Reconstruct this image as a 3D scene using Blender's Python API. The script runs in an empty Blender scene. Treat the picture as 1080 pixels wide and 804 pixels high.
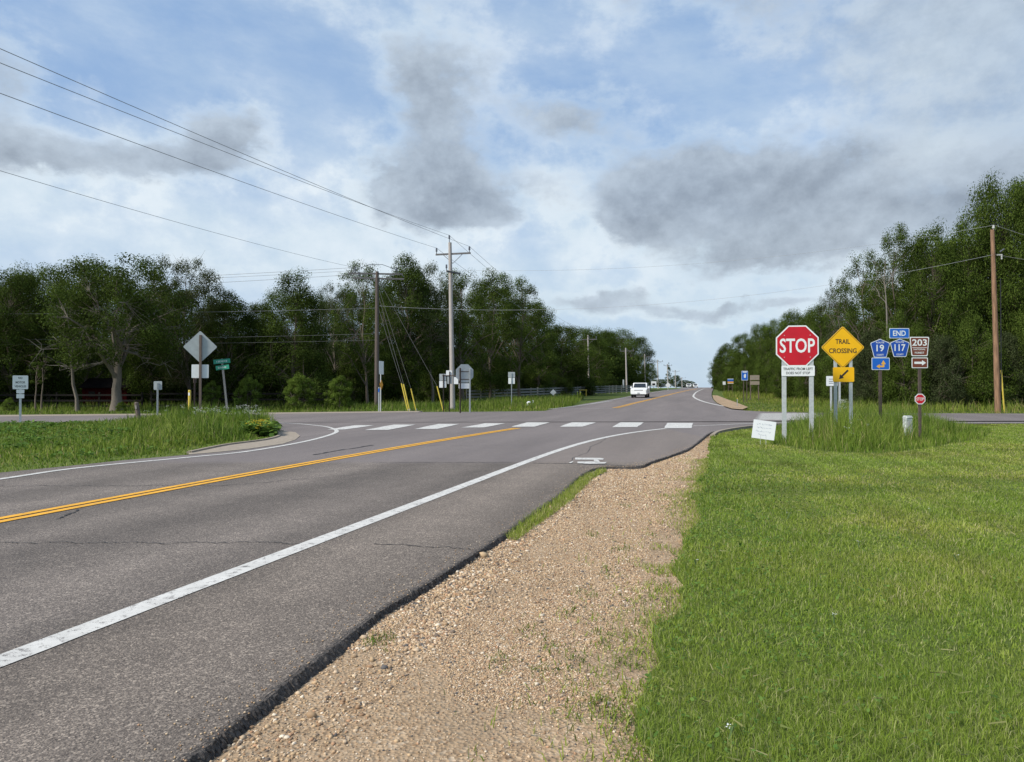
import bpy, bmesh, math, random
import numpy as np
from mathutils import Vector

random.seed(7)
R = math.radians
SC = bpy.context.scene
COL = SC.collection

# ------------------------------------------------------------------ camera
F = 780.0
PITCH = math.atan(9 / F)
CAM = Vector((0, 0, 1.5))
cd = bpy.data.cameras.new('camera')
cam = bpy.data.objects.new('camera', cd)
COL.objects.link(cam)
cd.sensor_width = 36
cd.lens = F / 1080 * 36
cd.clip_start = 0.05
cd.clip_end = 6000
cam.location = CAM
cam.rotation_euler = (R(90) + PITCH, 0, 0)
SC.camera = cam

# ------------------------------------------------------------------ light
SUN_DIR = Vector((-0.74, -0.45, 0.80)).normalized()
SUN_EL = math.asin(SUN_DIR.z)
SUN_ROT = math.atan2(SUN_DIR.x, SUN_DIR.y)
sl = bpy.data.lights.new('sun', 'SUN')
sl.energy = 4.2
sl.angle = R(12)
sl.color = (1.0, 0.95, 0.87)
so = bpy.data.objects.new('sun', sl)
COL.objects.link(so)
so.rotation_euler = SUN_DIR.to_track_quat('Z', 'Y').to_euler()
so.location = SUN_DIR * 60
vs = SC.view_settings
vs.view_transform = 'Standard'
vs.look = 'None'
vs.gamma = 1
vs.exposure = 0.18
vs.use_curve_mapping = False

W = bpy.data.worlds.new('World')
SC.world = W
W.use_nodes = True
BG_STRENGTH = 0.1


def build_world():
    nt = W.node_tree
    N, L = nt.nodes, nt.links
    N.clear()
    out = N.new('ShaderNodeOutputWorld')
    bg = N.new('ShaderNodeBackground')
    bg.inputs['Strength'].default_value = BG_STRENGTH
    L.new(bg.outputs[0], out.inputs[0])
    sky = N.new('ShaderNodeTexSky')
    sky.sky_type = 'NISHITA'
    sky.sun_disc = False
    sky.sun_elevation = SUN_EL
    sky.sun_rotation = SUN_ROT
    sky.air_density = 1.0
    sky.dust_density = 1.0
    sky.ozone_density = 1.3
    tc = N.new('ShaderNodeTexCoord')
    sep = N.new('ShaderNodeSeparateXYZ')
    L.new(tc.outputs['Generated'], sep.inputs[0])

    def val(s, sock):
        if isinstance(s, (int, float)):
            sock.default_value = s
        else:
            L.new(s, sock)

    def m(op, a, b=None, c=None, clamp=False):
        n = N.new('ShaderNodeMath')
        n.operation = op
        n.use_clamp = clamp
        val(a, n.inputs[0])
        if b is not None:
            val(b, n.inputs[1])
        if c is not None:
            val(c, n.inputs[2])
        return n.outputs[0]

    def noise(vec, scale, detail=6, rough=0.55, dist=0.0):
        n = N.new('ShaderNodeTexNoise')
        n.inputs['Scale'].default_value = scale
        n.inputs['Detail'].default_value = detail
        n.inputs['Roughness'].default_value = rough
        n.inputs['Distortion'].default_value = dist
        L.new(vec, n.inputs['Vector'])
        return n

    def comb(x, y, z=0.0):
        n = N.new('ShaderNodeCombineXYZ')
        val(x, n.inputs[0]); val(y, n.inputs[1]); val(z, n.inputs[2])
        return n.outputs[0]

    def sstep(x, a, b):
        n = N.new('ShaderNodeMapRange')
        n.interpolation_type = 'SMOOTHSTEP'
        val(x, n.inputs['Value'])
        n.inputs['From Min'].default_value = a
        n.inputs['From Max'].default_value = b
        return n.outputs[0]

    def mix(f, a, b):
        n = N.new('ShaderNodeMix')
        n.data_type = 'RGBA'
        val(f, n.inputs['Factor'])
        for s, k in ((a, 6), (b, 7)):
            if isinstance(s, tuple):
                n.inputs[k].default_value = (*s, 1)
            else:
                L.new(s, n.inputs[k])
        return n.outputs[2]

    x, y, z = sep.outputs
    hor = m('SQRT', m('ADD', m('MULTIPLY', x, x), m('MULTIPLY', y, y)))
    az = m('ARCTAN2', x, y)
    el = m('DIVIDE', z, m('MAXIMUM', hor, 0.05))
    p0 = comb(m('MULTIPLY', az, 1.0), m('MULTIPLY', el, 1.6), 0.0)
    w1 = noise(p0, 7.5, 7, 0.62)
    ws = N.new('ShaderNodeSeparateColor')
    L.new(w1.outputs['Color'], ws.inputs[0])
    aw = m('ADD', az, m('MULTIPLY', m('SUBTRACT', ws.outputs[0], 0.5), 0.15))
    ew = m('ADD', el, m('MULTIPLY', m('SUBTRACT', ws.outputs[1], 0.5), 0.10))

    def blob(px, py, sx, sy, k):
        a0 = math.atan((px - 540) / F)
        e0 = (411 - py) / F * math.cos(a0)
        dx = m('MULTIPLY', m('SUBTRACT', aw, a0), F / sx)
        dy = m('MULTIPLY', m('SUBTRACT', ew, e0), F / sy)
        r2 = m('ADD', m('MULTIPLY', dx, dx), m('MULTIPLY', dy, dy))
        return m('MULTIPLY', m('POWER', 2.71828, m('MULTIPLY', r2, -0.5)), k)

    def total(lst):
        t = None
        for b in lst:
            v = blob(*b)
            t = v if t is None else m('ADD', t, v)
        return t

    dark = total([(735, 192, 80, 36, 1.05), (800, 268, 62, 20, .85), (865, 212, 38, 24, .5), (880, 180, 40, 16, .25), (668, 226, 30, 16, .4), (468, 200, 54, 30, 1.05), (447, 95, 38, 50, .8),
                  (515, 224, 28, 14, .4), (603, 120, 42, 22, .75), (178, 172, 42, 17, .72), (238, 135, 28, 24, .75), (36, 147, 36, 16, .62),
                  (5, 70, 26, 24, .5), (1010, 225, 50, 14, .35), (730, 332, 70, 8, .55), (800, 322, 50, 6, .4),
                  (592, 320, 55, 12, .55), (650, 312, 40, 8, .3), (1250, 200, 150, 80, .9), (-240, 120, 100, 40, .8), (300, -80, 160, 40, .7), (800, -60, 130, 50, .8), (80, -180, 200, 60, .8), (232, 288, 22, 8, .5)])
    def fbm(de):
        e2 = m('MULTIPLY', m('ADD', el, de), 1.12)
        n1 = noise(comb(az, e2, 3.1), 5.2, 10, 0.60, 0.0).outputs['Fac']
        n2 = noise(comb(az, e2, 8.4), 15.0, 8, 0.62, 0.0).outputs['Fac']
        return m('ADD', m('MULTIPLY', n1, 0.60), m('MULTIPLY', n2, 0.40))
    fb = fbm(0.0)
    relief = m('SUBTRACT', fb, fbm(0.022))
    dens = m('ADD', dark, m('MULTIPLY', m('SUBTRACT', fb, 0.5), 2.1))
    dmask = sstep(dens, 0.33, 0.70)
    rim = m('MULTIPLY', sstep(dens, 0.08, 0.40), m('SUBTRACT', 1.0, sstep(dens, 0.40, 0.80)))
    # clouds beyond the framed part of the sky (plain coverage)
    proj = comb(m('DIVIDE', x, m('MAXIMUM', m('ADD', z, 0.12), 0.05)), m('DIVIDE', y, m('MAXIMUM', m('ADD', z, 0.12), 0.05)), 0.7)
    cov = sstep(noise(proj, 1.1, 8, 0.58, 0.4).outputs['Fac'], 0.47, 0.66)
    wisp = noise(comb(m('ADD', az, m('MULTIPLY', el, 0.5)), m('MULTIPLY', el, 1.9), 9.0), 3.6, 10, 0.60, 0.0).outputs['Fac']
    bright = total([(20, 195, 36, 12, .9), (290, 225, 180, 75, .55), (640, 300, 150, 45, .75), (604, 232, 22, 42, .9), (160, 262, 200, 30, .6), (975, 70, 20, 16, 1.0), (330, 95, 80, 36, .35),
                    (690, 130, 110, 10, .2), (985, 160, 26, 14, .6), (560, 190, 20, 35, .4), (870, 310, 80, 40, .5), (340, 150, 60, 30, .35)])
    hz = sstep(el, 0.36, 0.02)
    wf = m('ADD', m('ADD', m('MULTIPLY', sstep(wisp, 0.34, 0.76), 0.52), m('MULTIPLY', hz, 0.40)), m('ADD', m('MULTIPLY', bright, m('MULTIPLY', fb, 0.85)), m('MULTIPLY', rim, 0.28)), None, True)
    up = sstep(el, 0.62, 1.1)
    blue = mix(0.72, sky.outputs[0], (2.75, 4.4, 7.2))
    white = mix(sstep(fb, .35, .68), (5.6, 6.7, 7.6), (7.4, 8.1, 8.6))
    hwhite = mix(sstep(el, .16, .0), white, (5.7, 6.8, 7.5))
    c1 = mix(m('MINIMUM', wf, 0.93), blue, hwhite)
    shade = m('ADD', m('MULTIPLY', m('SUBTRACT', 1.0, sstep(dens, 0.35, 1.35)), 0.55), m('ADD', m('MULTIPLY', relief, 4.5), 0.22), None, True)
    gray = mix(shade, (2.5, 2.95, 3.55), (4.5, 5.25, 6.1))
    dm = m('MULTIPLY', dmask, 0.88)
    c2 = mix(dm, c1, gray)
    veil = total([(1070, 120, 95, 110, .95), (950, 10, 100, 40, .6), (940, 215, 70, 26, .5), (690, 20, 80, 30, .3), (420, 60, 50, 40, .3), (30, 60, 50, 40, .35)])
    vm = sstep(m('ADD', veil, m('MULTIPLY', m('SUBTRACT', fb, 0.5), 1.6)), 0.30, 1.05)
    c2 = mix(m('MULTIPLY', vm, m('MULTIPLY', m('SUBTRACT', 1.0, dm), 0.75)), c2, mix(shade, (3.3, 3.9, 4.6), (4.9, 5.7, 6.5)))
    c3 = mix(m('MULTIPLY', up, m('MULTIPLY', cov, 0.7)), c2, (5.0, 5.5, 6.0))
    L.new(c3, bg.inputs['Color'])


build_world()

# ------------------------------------------------------------------ terrain height and pixel helpers


def smooth(t):
    t = min(max(t, 0.0), 1.0)
    return t * t * (3 - 2 * t)


def hgt(x, y):
    """height of the land: flat round the junction, the far road climbs to a crest and drops behind it"""
    s = (y - 55) / 225.0
    if s <= 0:
        return 0.0
    if s < 1:
        z = 2.25 * s ** 0.9 * smooth(s / 0.06)
    else:
        z = max(2.25 - 0.00006 * (y - 280) ** 2, -5.0) if y < 480 else max(-0.15 - 0.024 * (y - 480), -5.0)
    v = x - (-7.95 + 0.262 * y)
    if v < -9:
        w = 1 - (0.85 - 0.75 * smooth((y - 170) / 90)) * smooth((-v - 9) / 14)
    elif v > 10:
        w = 1 - 0.35 * smooth((v - 10) / 20)
    else:
        w = 1
    return z * w


def ray(px, py):
    a = (px - 540) / F
    b = (402 - py) / F
    return Vector((a, math.cos(PITCH) - b * math.sin(PITCH), math.sin(PITCH) + b * math.cos(PITCH)))


def at(px, py):
    """point of the land seen at photo pixel px, py"""
    d = ray(px, py)
    t = 1.0
    if d.z < -0.02:
        t = min(-1.5 / d.z, 60.0)
        p = CAM + d * t
        if t < 55 and hgt(p.x, p.y) == 0:
            t = -1.5 / d.z
            p = CAM + d * t
            if p.y <= 55:
                return Vector((p.x, p.y, 0))
    t = 20.0
    while t < 600:
        p = CAM + d * t
        if p.z <= hgt(p.x, p.y):
            lo, hi = t - 1.0, t
            for _ in range(25):
                mi = (lo + hi) / 2
                q = CAM + d * mi
                if q.z <= hgt(q.x, q.y):
                    hi = mi
                else:
                    lo = mi
            q = CAM + d * hi
            return Vector((q.x, q.y, hgt(q.x, q.y)))
        t += 1.0
    p = CAM + d * 300
    return Vector((p.x, p.y, hgt(p.x, p.y)))


def spot(px, Y, dz=0.0):
    """ground point in the photo's column px at distance Y"""
    x = (px - 540) / F * Y
    return Vector((x, Y, hgt(x, Y) + dz))


def zat(py, Y):
    """height above datum seen at row py at distance Y"""
    b = (402 - py) / F
    d = ray(540, py)
    return 1.5 + d.z / d.y * Y


def S(px, Y):
    return px * Y / F


# ------------------------------------------------------------------ tags


def tag(o, label=None, cat=None, group=None, kind=None):
    if label:
        o['label'] = label
    if cat:
        o['category'] = cat
    if group:
        o['group'] = group
    if kind:
        o['kind'] = kind
    return o


def thing(name, label, cat, loc=(0, 0, 0), rz=0.0, group=None, tilt=(0, 0)):
    o = bpy.data.objects.new(name, None)
    o.empty_display_size = 0.3
    COL.objects.link(o)
    o.location = loc
    o.rotation_euler = (tilt[0], tilt[1], rz)
    return tag(o, label, cat, group)


def copy_tree(o, parent=None):
    c = o.copy()
    COL.objects.link(c)
    c.parent = parent
    for ch in o.children:
        copy_tree(ch, c)
    return c


# ------------------------------------------------------------------ materials
MATS = {}


def nodes_of(name):
    m = bpy.data.materials.new(name)
    m.use_nodes = True
    nt = m.node_tree
    b = nt.nodes['Principled BSDF']
    return m, nt, b


def mat(name, col, rough=0.6, var=0.12, scale=6.0, bump=0.0, bscale=40.0, metal=0.0, spec=None, stretch=None):
    """plain painted or raw surface with a little uneven tone and dirt"""
    if name in MATS:
        return MATS[name]
    m, nt, b = nodes_of(name)
    N, L = nt.nodes, nt.links
    tc = N.new('ShaderNodeTexCoord')
    mp = N.new('ShaderNodeMapping')
    if stretch:
        mp.inputs['Scale'].default_value = stretch
    L.new(tc.outputs['Object'], mp.inputs[0])
    n = N.new('ShaderNodeTexNoise')
    n.inputs['Scale'].default_value = scale
    n.inputs['Detail'].default_value = 6
    L.new(mp.outputs[0], n.inputs['Vector'])
    r = N.new('ShaderNodeValToRGB')
    r.color_ramp.elements[0].position = 0.3
    r.color_ramp.elements[1].position = 0.7
    r.color_ramp.elements[0].color = (*[c * (1 - var) for c in col], 1)
    r.color_ramp.elements[1].color = (*[min(1, c * (1 + var)) for c in col], 1)
    L.new(n.outputs['Fac'], r.inputs[0])
    L.new(r.outputs[0], b.inputs['Base Color'])
    b.inputs['Roughness'].default_value = rough
    b.inputs['Metallic'].default_value = metal
    if spec is not None:
        b.inputs['Specular IOR Level'].default_value = spec
    if bump:
        n2 = N.new('ShaderNodeTexNoise')
        n2.inputs['Scale'].default_value = bscale
        n2.inputs['Detail'].default_value = 5
        L.new(mp.outputs[0], n2.inputs['Vector'])
        bp = N.new('ShaderNodeBump')
        bp.inputs['Strength'].default_value = bump
        bp.inputs['Distance'].default_value = 0.02
        L.new(n2.outputs['Fac'], bp.inputs['Height'])
        L.new(bp.outputs[0], b.inputs['Normal'])
    MATS[name] = m
    return m


def attr_mat(name, rough=0.6, trans=0.0, spec=0.25):
    """colour from the mesh attribute 'tint' (each leaf, blade or stone has its own colour)"""
    m = bpy.data.materials.new(name)
    m.use_nodes = True
    nt = m.node_tree
    N, L = nt.nodes, nt.links
    b = N['Principled BSDF']
    a = N.new('ShaderNodeAttribute')
    a.attribute_name = 'tint'
    L.new(a.outputs['Color'], b.inputs['Base Color'])
    b.inputs['Roughness'].default_value = rough
    b.inputs['Specular IOR Level'].default_value = spec
    if trans:
        t = N.new('ShaderNodeBsdfTranslucent')
        L.new(a.outputs['Color'], t.inputs['Color'])
        mx = N.new('ShaderNodeMixShader')
        mx.inputs[0].default_value = trans
        L.new(b.outputs[0], mx.inputs[1])
        L.new(t.outputs[0], mx.inputs[2])
        L.new(mx.outputs[0], N['Material Output'].inputs[0])
    MATS[name] = m
    return m


class G:
    """small node-graph helper for the ground materials"""

    def __init__(self, name):
        self.m, self.nt, self.b = nodes_of(name)
        self.N, self.L = self.nt.nodes, self.nt.links
        self.tc = self.N.new('ShaderNodeTexCoord').outputs['Object']
        MATS[name] = self.m

    def map(self, scale=(1, 1, 1), rz=0.0):
        n = self.N.new('ShaderNodeMapping')
        n.inputs['Scale'].default_value = scale
        n.inputs['Rotation'].default_value = (0, 0, rz)
        self.L.new(self.tc, n.inputs[0])
        return n.outputs[0]

    def along(self, scale, rz):
        """turn first, then stretch"""
        a = self.N.new('ShaderNodeMapping')
        a.inputs['Rotation'].default_value = (0, 0, rz)
        self.L.new(self.tc, a.inputs[0])
        n = self.N.new('ShaderNodeMapping')
        n.inputs['Scale'].default_value = scale
        self.L.new(a.outputs[0], n.inputs[0])
        return n.outputs[0]

    def noise(self, scale, detail=5, rough=0.55, vec=None):
        n = self.N.new('ShaderNodeTexNoise')
        n.inputs['Scale'].default_value = scale
        n.inputs['Detail'].default_value = detail
        n.inputs['Roughness'].default_value = rough
        self.L.new(vec or self.tc, n.inputs['Vector'])
        return n.outputs['Fac']

    def voro(self, scale, out='Color', vec=None):
        n = self.N.new('ShaderNodeTexVoronoi')
        n.inputs['Scale'].default_value = scale
        self.L.new(vec or self.tc, n.inputs['Vector'])
        return n.outputs[out]

    def ramp(self, fac, stops, interp='LINEAR'):
        n = self.N.new('ShaderNodeValToRGB')
        n.color_ramp.interpolation = interp
        els = n.color_ramp.elements
        while len(els) < len(stops):
            els.new(0.5)
        for e, (p, c) in zip(els, stops):
            e.position = p
            e.color = (*c, 1) if isinstance(c, tuple) else (c, c, c, 1)
        self.L.new(fac, n.inputs[0])
        return n.outputs[0]

    def mix(self, f, a, b, mode='MIX'):
        n = self.N.new('ShaderNodeMix')
        n.data_type = 'RGBA'
        n.blend_type = mode
        for s, k in ((f, 0), (a, 6), (b, 7)):
            if isinstance(s, (int, float)):
                n.inputs[k].default_value = s
            elif isinstance(s, tuple):
                n.inputs[k].default_value = (*s, 1)
            else:
                self.L.new(s, n.inputs[k])
        return n.outputs[2]

    def math(self, op, a, b=0.0, clamp=False):
        n = self.N.new('ShaderNodeMath')
        n.operation = op
        n.use_clamp = clamp
        for s, k in ((a, 0), (b, 1)):
            if isinstance(s, (int, float)):
                n.inputs[k].default_value = s
            else:
                self.L.new(s, n.inputs[k])
        return n.outputs[0]

    def axis(self, i):
        n = self.N.new('ShaderNodeSeparateXYZ')
        self.L.new(self.tc, n.inputs[0])
        return n.outputs[i]

    def done(self, col, rough=0.85, height=None, strength=0.5, dist=0.01, spec=0.3):
        self.L.new(col, self.b.inputs['Base Color'])
        if isinstance(rough, (int, float)):
            self.b.inputs['Roughness'].default_value = rough
        else:
            self.L.new(rough, self.b.inputs['Roughness'])
        self.b.inputs['Specular IOR Level'].default_value = spec
        if height is not None:
            bp = self.N.new('ShaderNodeBump')
            bp.inputs['Strength'].default_value = strength
            bp.inputs['Distance'].default_value = dist
            self.L.new(height, bp.inputs['Height'])
            self.L.new(bp.outputs[0], self.b.inputs['Normal'])
        return self.m


def asphalt(name, dark, light, speck, smoother=False):
    g = G(name)
    v1 = g.voro(105)
    lum = g.ramp(v1, [(0.0, tuple(c * .5 for c in dark)), (0.40, dark), (0.70, light), (0.86, speck), (1.0, speck)])
    v2 = g.voro(190)
    lum = g.mix(0.42, lum, g.ramp(v2, [(0.0, tuple(c * .5 for c in dark)), (0.55, light), (0.9, speck), (1.0, speck)]))
    v3 = g.voro(70)
    lum = g.mix(g.math('MULTIPLY', g.ramp(v3, [(0.0, 0.0), (0.80, 0.0), (0.84, 1.0), (1.0, 1.0)]), 0.32), lum, tuple(min(.75, c * 1.45) for c in speck))
    # worn wheel paths and stains along the road
    big = g.noise(0.55, 7, 0.6, g.along((1.0, 0.10, 1.0), R(14)))
    col = g.mix(1.0, lum, g.ramp(big, [(0.32, 0.74), (0.5, 0.97), (0.68, 1.2)]), 'MULTIPLY')
    mid = g.noise(1.6, 9, 0.7)
    col = g.mix(1.0, col, g.ramp(mid, [(0.3, 0.84), (0.7, 1.12)]), 'MULTIPLY')
    # oil-darkened lane middle, polished wheel paths
    sx = g.N.new('ShaderNodeSeparateXYZ')
    g.L.new(g.along((1, 1, 1), R(14)), sx.inputs[0])
    wav = g.math('COSINE', g.math('MULTIPLY', g.math('ADD', sx.outputs[0], g.math('ADD', 5.4, g.math('MULTIPLY', g.noise(0.35, 3), 0.5))), 2 * math.pi / 1.85))
    fade = g.math('SUBTRACT', 1.0, g.math('MULTIPLY', g.math('SUBTRACT', g.axis(1), 12.0), 0.1, True), True)
    col = g.mix(g.math('MULTIPLY', fade, 1.0), col, g.mix(1.0, col, g.ramp(g.math('ADD', g.math('MULTIPLY', wav, 0.5), 0.5), [(0.0, 1.13), (0.5, 1.0), (1.0, 0.80)]), 'MULTIPLY'))
    # the resurfaced junction is finer and a little purple-grey
    yy = g.axis(1)
    f = g.math('MULTIPLY', g.math('SUBTRACT', yy, 14.9), 1.6, True)
    col2 = g.mix(g.math('MULTIPLY', f, 0.62), col, g.mix(1.0, (0.190, 0.163, 0.157) if not smoother else (0.206, 0.172, 0.154), g.ramp(big, [(0.3, 0.86), (0.7, 1.1)]), 'MULTIPLY'))
    hgt_ = g.math('ADD', g.math('MULTIPLY', g.voro(95, 'Distance'), 1.0), g.math('MULTIPLY', g.noise(160, 3), 0.5))
    return g.done(col2, 0.82, hgt_, 0.55, 0.008, 0.35)


def paint(name, col, wear):
    g = G(name)
    n = g.noise(14, 8, 0.7)
    n2 = g.noise(110, 4, 0.7)
    c = g.mix(g.ramp(g.math('ADD', g.math('MULTIPLY', n, 0.6), g.math('MULTIPLY', n2, 0.4)), [(wear, 1.0), (wear + 0.06, 0.0)]), col, (0.17, 0.155, 0.145))
    c = g.mix(1.0, c, g.ramp(g.noise(3, 8, .65), [(0.3, 0.80), (0.7, 1.08)]), 'MULTIPLY')
    return g.done(c, 0.7, g.noise(130, 4), 0.3, 0.005)


def ground_mats():
    asphalt('asphalt', (0.079, 0.065, 0.056), (0.163, 0.135, 0.116), (0.35, 0.295, 0.24))
    asphalt('shoulder_asphalt', (0.086, 0.069, 0.057), (0.174, 0.142, 0.117), (0.38, 0.315, 0.25), True)
    paint('white_paint', (0.61, 0.59, 0.545), 0.41)
    paint('worn_white_paint', (0.66, 0.66, 0.63), 0.47)
    paint('yellow_paint', (0.78, 0.39, 0.030), 0.39)
    g = G('concrete')
    c = g.ramp(g.noise(6, 8, .65), [(0.3, (0.24, 0.20, 0.155)), (0.7, (0.37, 0.31, 0.24))])
    g.done(c, 0.85, g.noise(90, 4), 0.4, 0.01)
    # gravel bed: sandy dirt with small stones between the loose pebbles
    g = G('gravel_dirt')
    stones = g.ramp(g.voro(48), [(0.0, (0.13, 0.08, 0.045)), (0.35, (0.35, 0.235, 0.140)), (0.7, (0.50, 0.36, 0.225)), (1.0, (0.60, 0.50, 0.38))])
    fine = g.ramp(g.noise(60, 8, .7), [(0.3, (0.21, 0.142, 0.085)), (0.55, (0.36, 0.26, 0.165)), (0.75, (0.50, 0.40, 0.28))])
    msk = g.ramp(g.noise(1.5, 6, .6), [(0.42, 0.15), (0.62, 0.85)])
    c = g.mix(msk, fine, stones)
    c = g.mix(1.0, c, g.ramp(g.noise(0.9, 5), [(0.3, 0.86), (0.7, 1.12)]), 'MULTIPLY')
    g.done(c, 0.95, g.math('ADD', g.voro(48, 'Distance'), g.noise(25, 6)), 0.6, 0.02, 0.15)
    # soil and thatch under the grass
    g = G('thatch')
    c = g.ramp(g.noise(20, 8, .7), [(0.25, (0.080, 0.110, 0.024)), (0.55, (0.150, 0.200, 0.044)), (0.8, (0.24, 0.25, 0.085))])
    c = g.mix(0.35, c, g.ramp(g.noise(0.35, 5), [(0.3, (0.06, 0.10, 0.022)), (0.7, (0.14, 0.16, 0.045))]))
    g.done(c, 0.95, g.noise(30, 8, .7), 0.8, 0.05, 0.1)
    g = G('field_grass')
    c = g.ramp(g.noise(2.5, 9, .7), [(0.25, (0.050, 0.080, 0.018)), (0.55, (0.095, 0.135, 0.032)), (0.8, (0.165, 0.185, 0.060))])
    c = g.mix(0.4, c, g.ramp(g.noise(0.06, 5), [(0.3, (0.06, 0.10, 0.02)), (0.7, (0.15, 0.17, 0.05))]))
    g.done(c, 0.95, g.noise(12, 8, .7), 0.9, 0.12, 0.1)


ground_mats()
attr_mat('leaves', 0.7, 0.40, 0.06)
attr_mat('grass_blades', 0.65, 0.35, 0.12)
attr_mat('pebbles', 0.85, 0.0, 0.3)
mat('bark', (0.135, 0.105, 0.080), 0.9, 0.35, 9, 0.8, 30, stretch=(4, 4, 0.6))
mat('pale_bark', (0.17, 0.142, 0.11), 0.9, 0.3, 9, 0.8, 30, stretch=(4, 4, 0.6))
mat('dead_wood', (0.17, 0.15, 0.125), 0.9, 0.25, 9, 0.5, 30)
mat('galvanised', (0.52, 0.54, 0.53), 0.5, 0.12, 14, metal=0.3)
mat('sign_back', (0.40, 0.43, 0.43), 0.5, 0.10, 5, metal=0.35)
mat('sign_white', (0.74, 0.76, 0.75), 0.5, 0.05, 8)
mat('sign_red', (0.50, 0.006, 0.018), 0.4, 0.10, 3)
mat('sign_yellow', (0.88, 0.47, 0.0), 0.45, 0.04, 3)
mat('sign_blue', (0.008, 0.12, 0.52), 0.45, 0.06, 5)
mat('sign_navy', (0.012, 0.072, 0.38), 0.45, 0.06, 5)
mat('sign_brown', (0.16, 0.040, 0.018), 0.5, 0.08, 5)
mat('sign_gold', (0.80, 0.42, 0.06), 0.5, 0.05, 5)
mat('sign_green', (0.015, 0.24, 0.16), 0.5, 0.08, 5)
mat('sign_black', (0.018, 0.018, 0.018), 0.5, 0.1, 5)
mat('board_white', (0.84, 0.85, 0.86), 0.5, 0.02, 3)
mat('ink', (0.22, 0.26, 0.36), 0.7, 0.1, 20)
mat('brown_post', (0.085, 0.062, 0.050), 0.8, 0.2, 12)
mat('wood_post', (0.14, 0.105, 0.085), 0.9, 0.25, 10, 0.6, 30, stretch=(5, 5, 0.7))
mat('weathered_wood', (0.30, 0.275, 0.25), 0.9, 0.22, 10, 0.6, 30, stretch=(5, 5, 0.7))
mat('pale_pole_wood', (0.40, 0.36, 0.33), 0.9, 0.18, 10, 0.6, 30, stretch=(5, 5, 0.5))
mat('dark_pole_wood', (0.105, 0.082, 0.070), 0.9, 0.25, 10, 0.6, 30, stretch=(5, 5, 0.5))
mat('orange_pole_wood', (0.24, 0.138, 0.080), 0.9, 0.6, 5, 0.9, 30, stretch=(6, 6, 0.25))
mat('arm_wood', (0.13, 0.125, 0.125), 0.9, 0.2, 10)
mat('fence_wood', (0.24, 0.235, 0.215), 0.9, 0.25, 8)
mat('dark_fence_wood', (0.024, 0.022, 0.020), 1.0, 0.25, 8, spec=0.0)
mat('insulator', (0.10, 0.105, 0.12), 0.3, 0.1)
mat('wire', (0.20, 0.20, 0.20), 0.6, 0.05)
mat('pale_wire', (0.42, 0.43, 0.44), 0.6, 0.05)
mat('guy_strand', (0.07, 0.07, 0.068), 0.7, 0.05)
mat('guard_yellow', (0.66, 0.50, 0.07), 0.55, 0.10, 8)
mat('guard_lime', (0.55, 0.62, 0.06), 0.55, 0.08, 8)
mat('orange_plastic', (0.70, 0.32, 0.03), 0.5, 0.08, 8)
mat('pedestal_paint', (0.42, 0.45, 0.43), 0.7, 0.5, 14)
mat('car_white', (0.80, 0.81, 0.80), 0.25, 0.02, 3, spec=0.5)
mat('car_glass', (0.018, 0.024, 0.030), 0.08, 0.05, spec=0.6)
mat('rubber', (0.018, 0.018, 0.018), 0.85, 0.2)
mat('chrome', (0.55, 0.56, 0.57), 0.2, 0.05, metal=0.8)
mat('black_plastic', (0.022, 0.022, 0.024), 0.5, 0.1)
mat('headlamp', (0.72, 0.73, 0.68), 0.15, 0.05)
mat('barn_red', (0.035, 0.005, 0.005), 1.0, 0.2, 6, spec=0.0)
mat('barn_roof', (0.010, 0.009, 0.009), 1.0, 0.2, 6, spec=0.0)
mat('petal_white', (0.74, 0.75, 0.70), 0.7, 0.05)
mat('petal_yellow', (0.72, 0.55, 0.02), 0.7, 0.1)
mat('stone_grey', (0.42, 0.42, 0.40), 0.9, 0.2, 9, 0.5)


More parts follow.
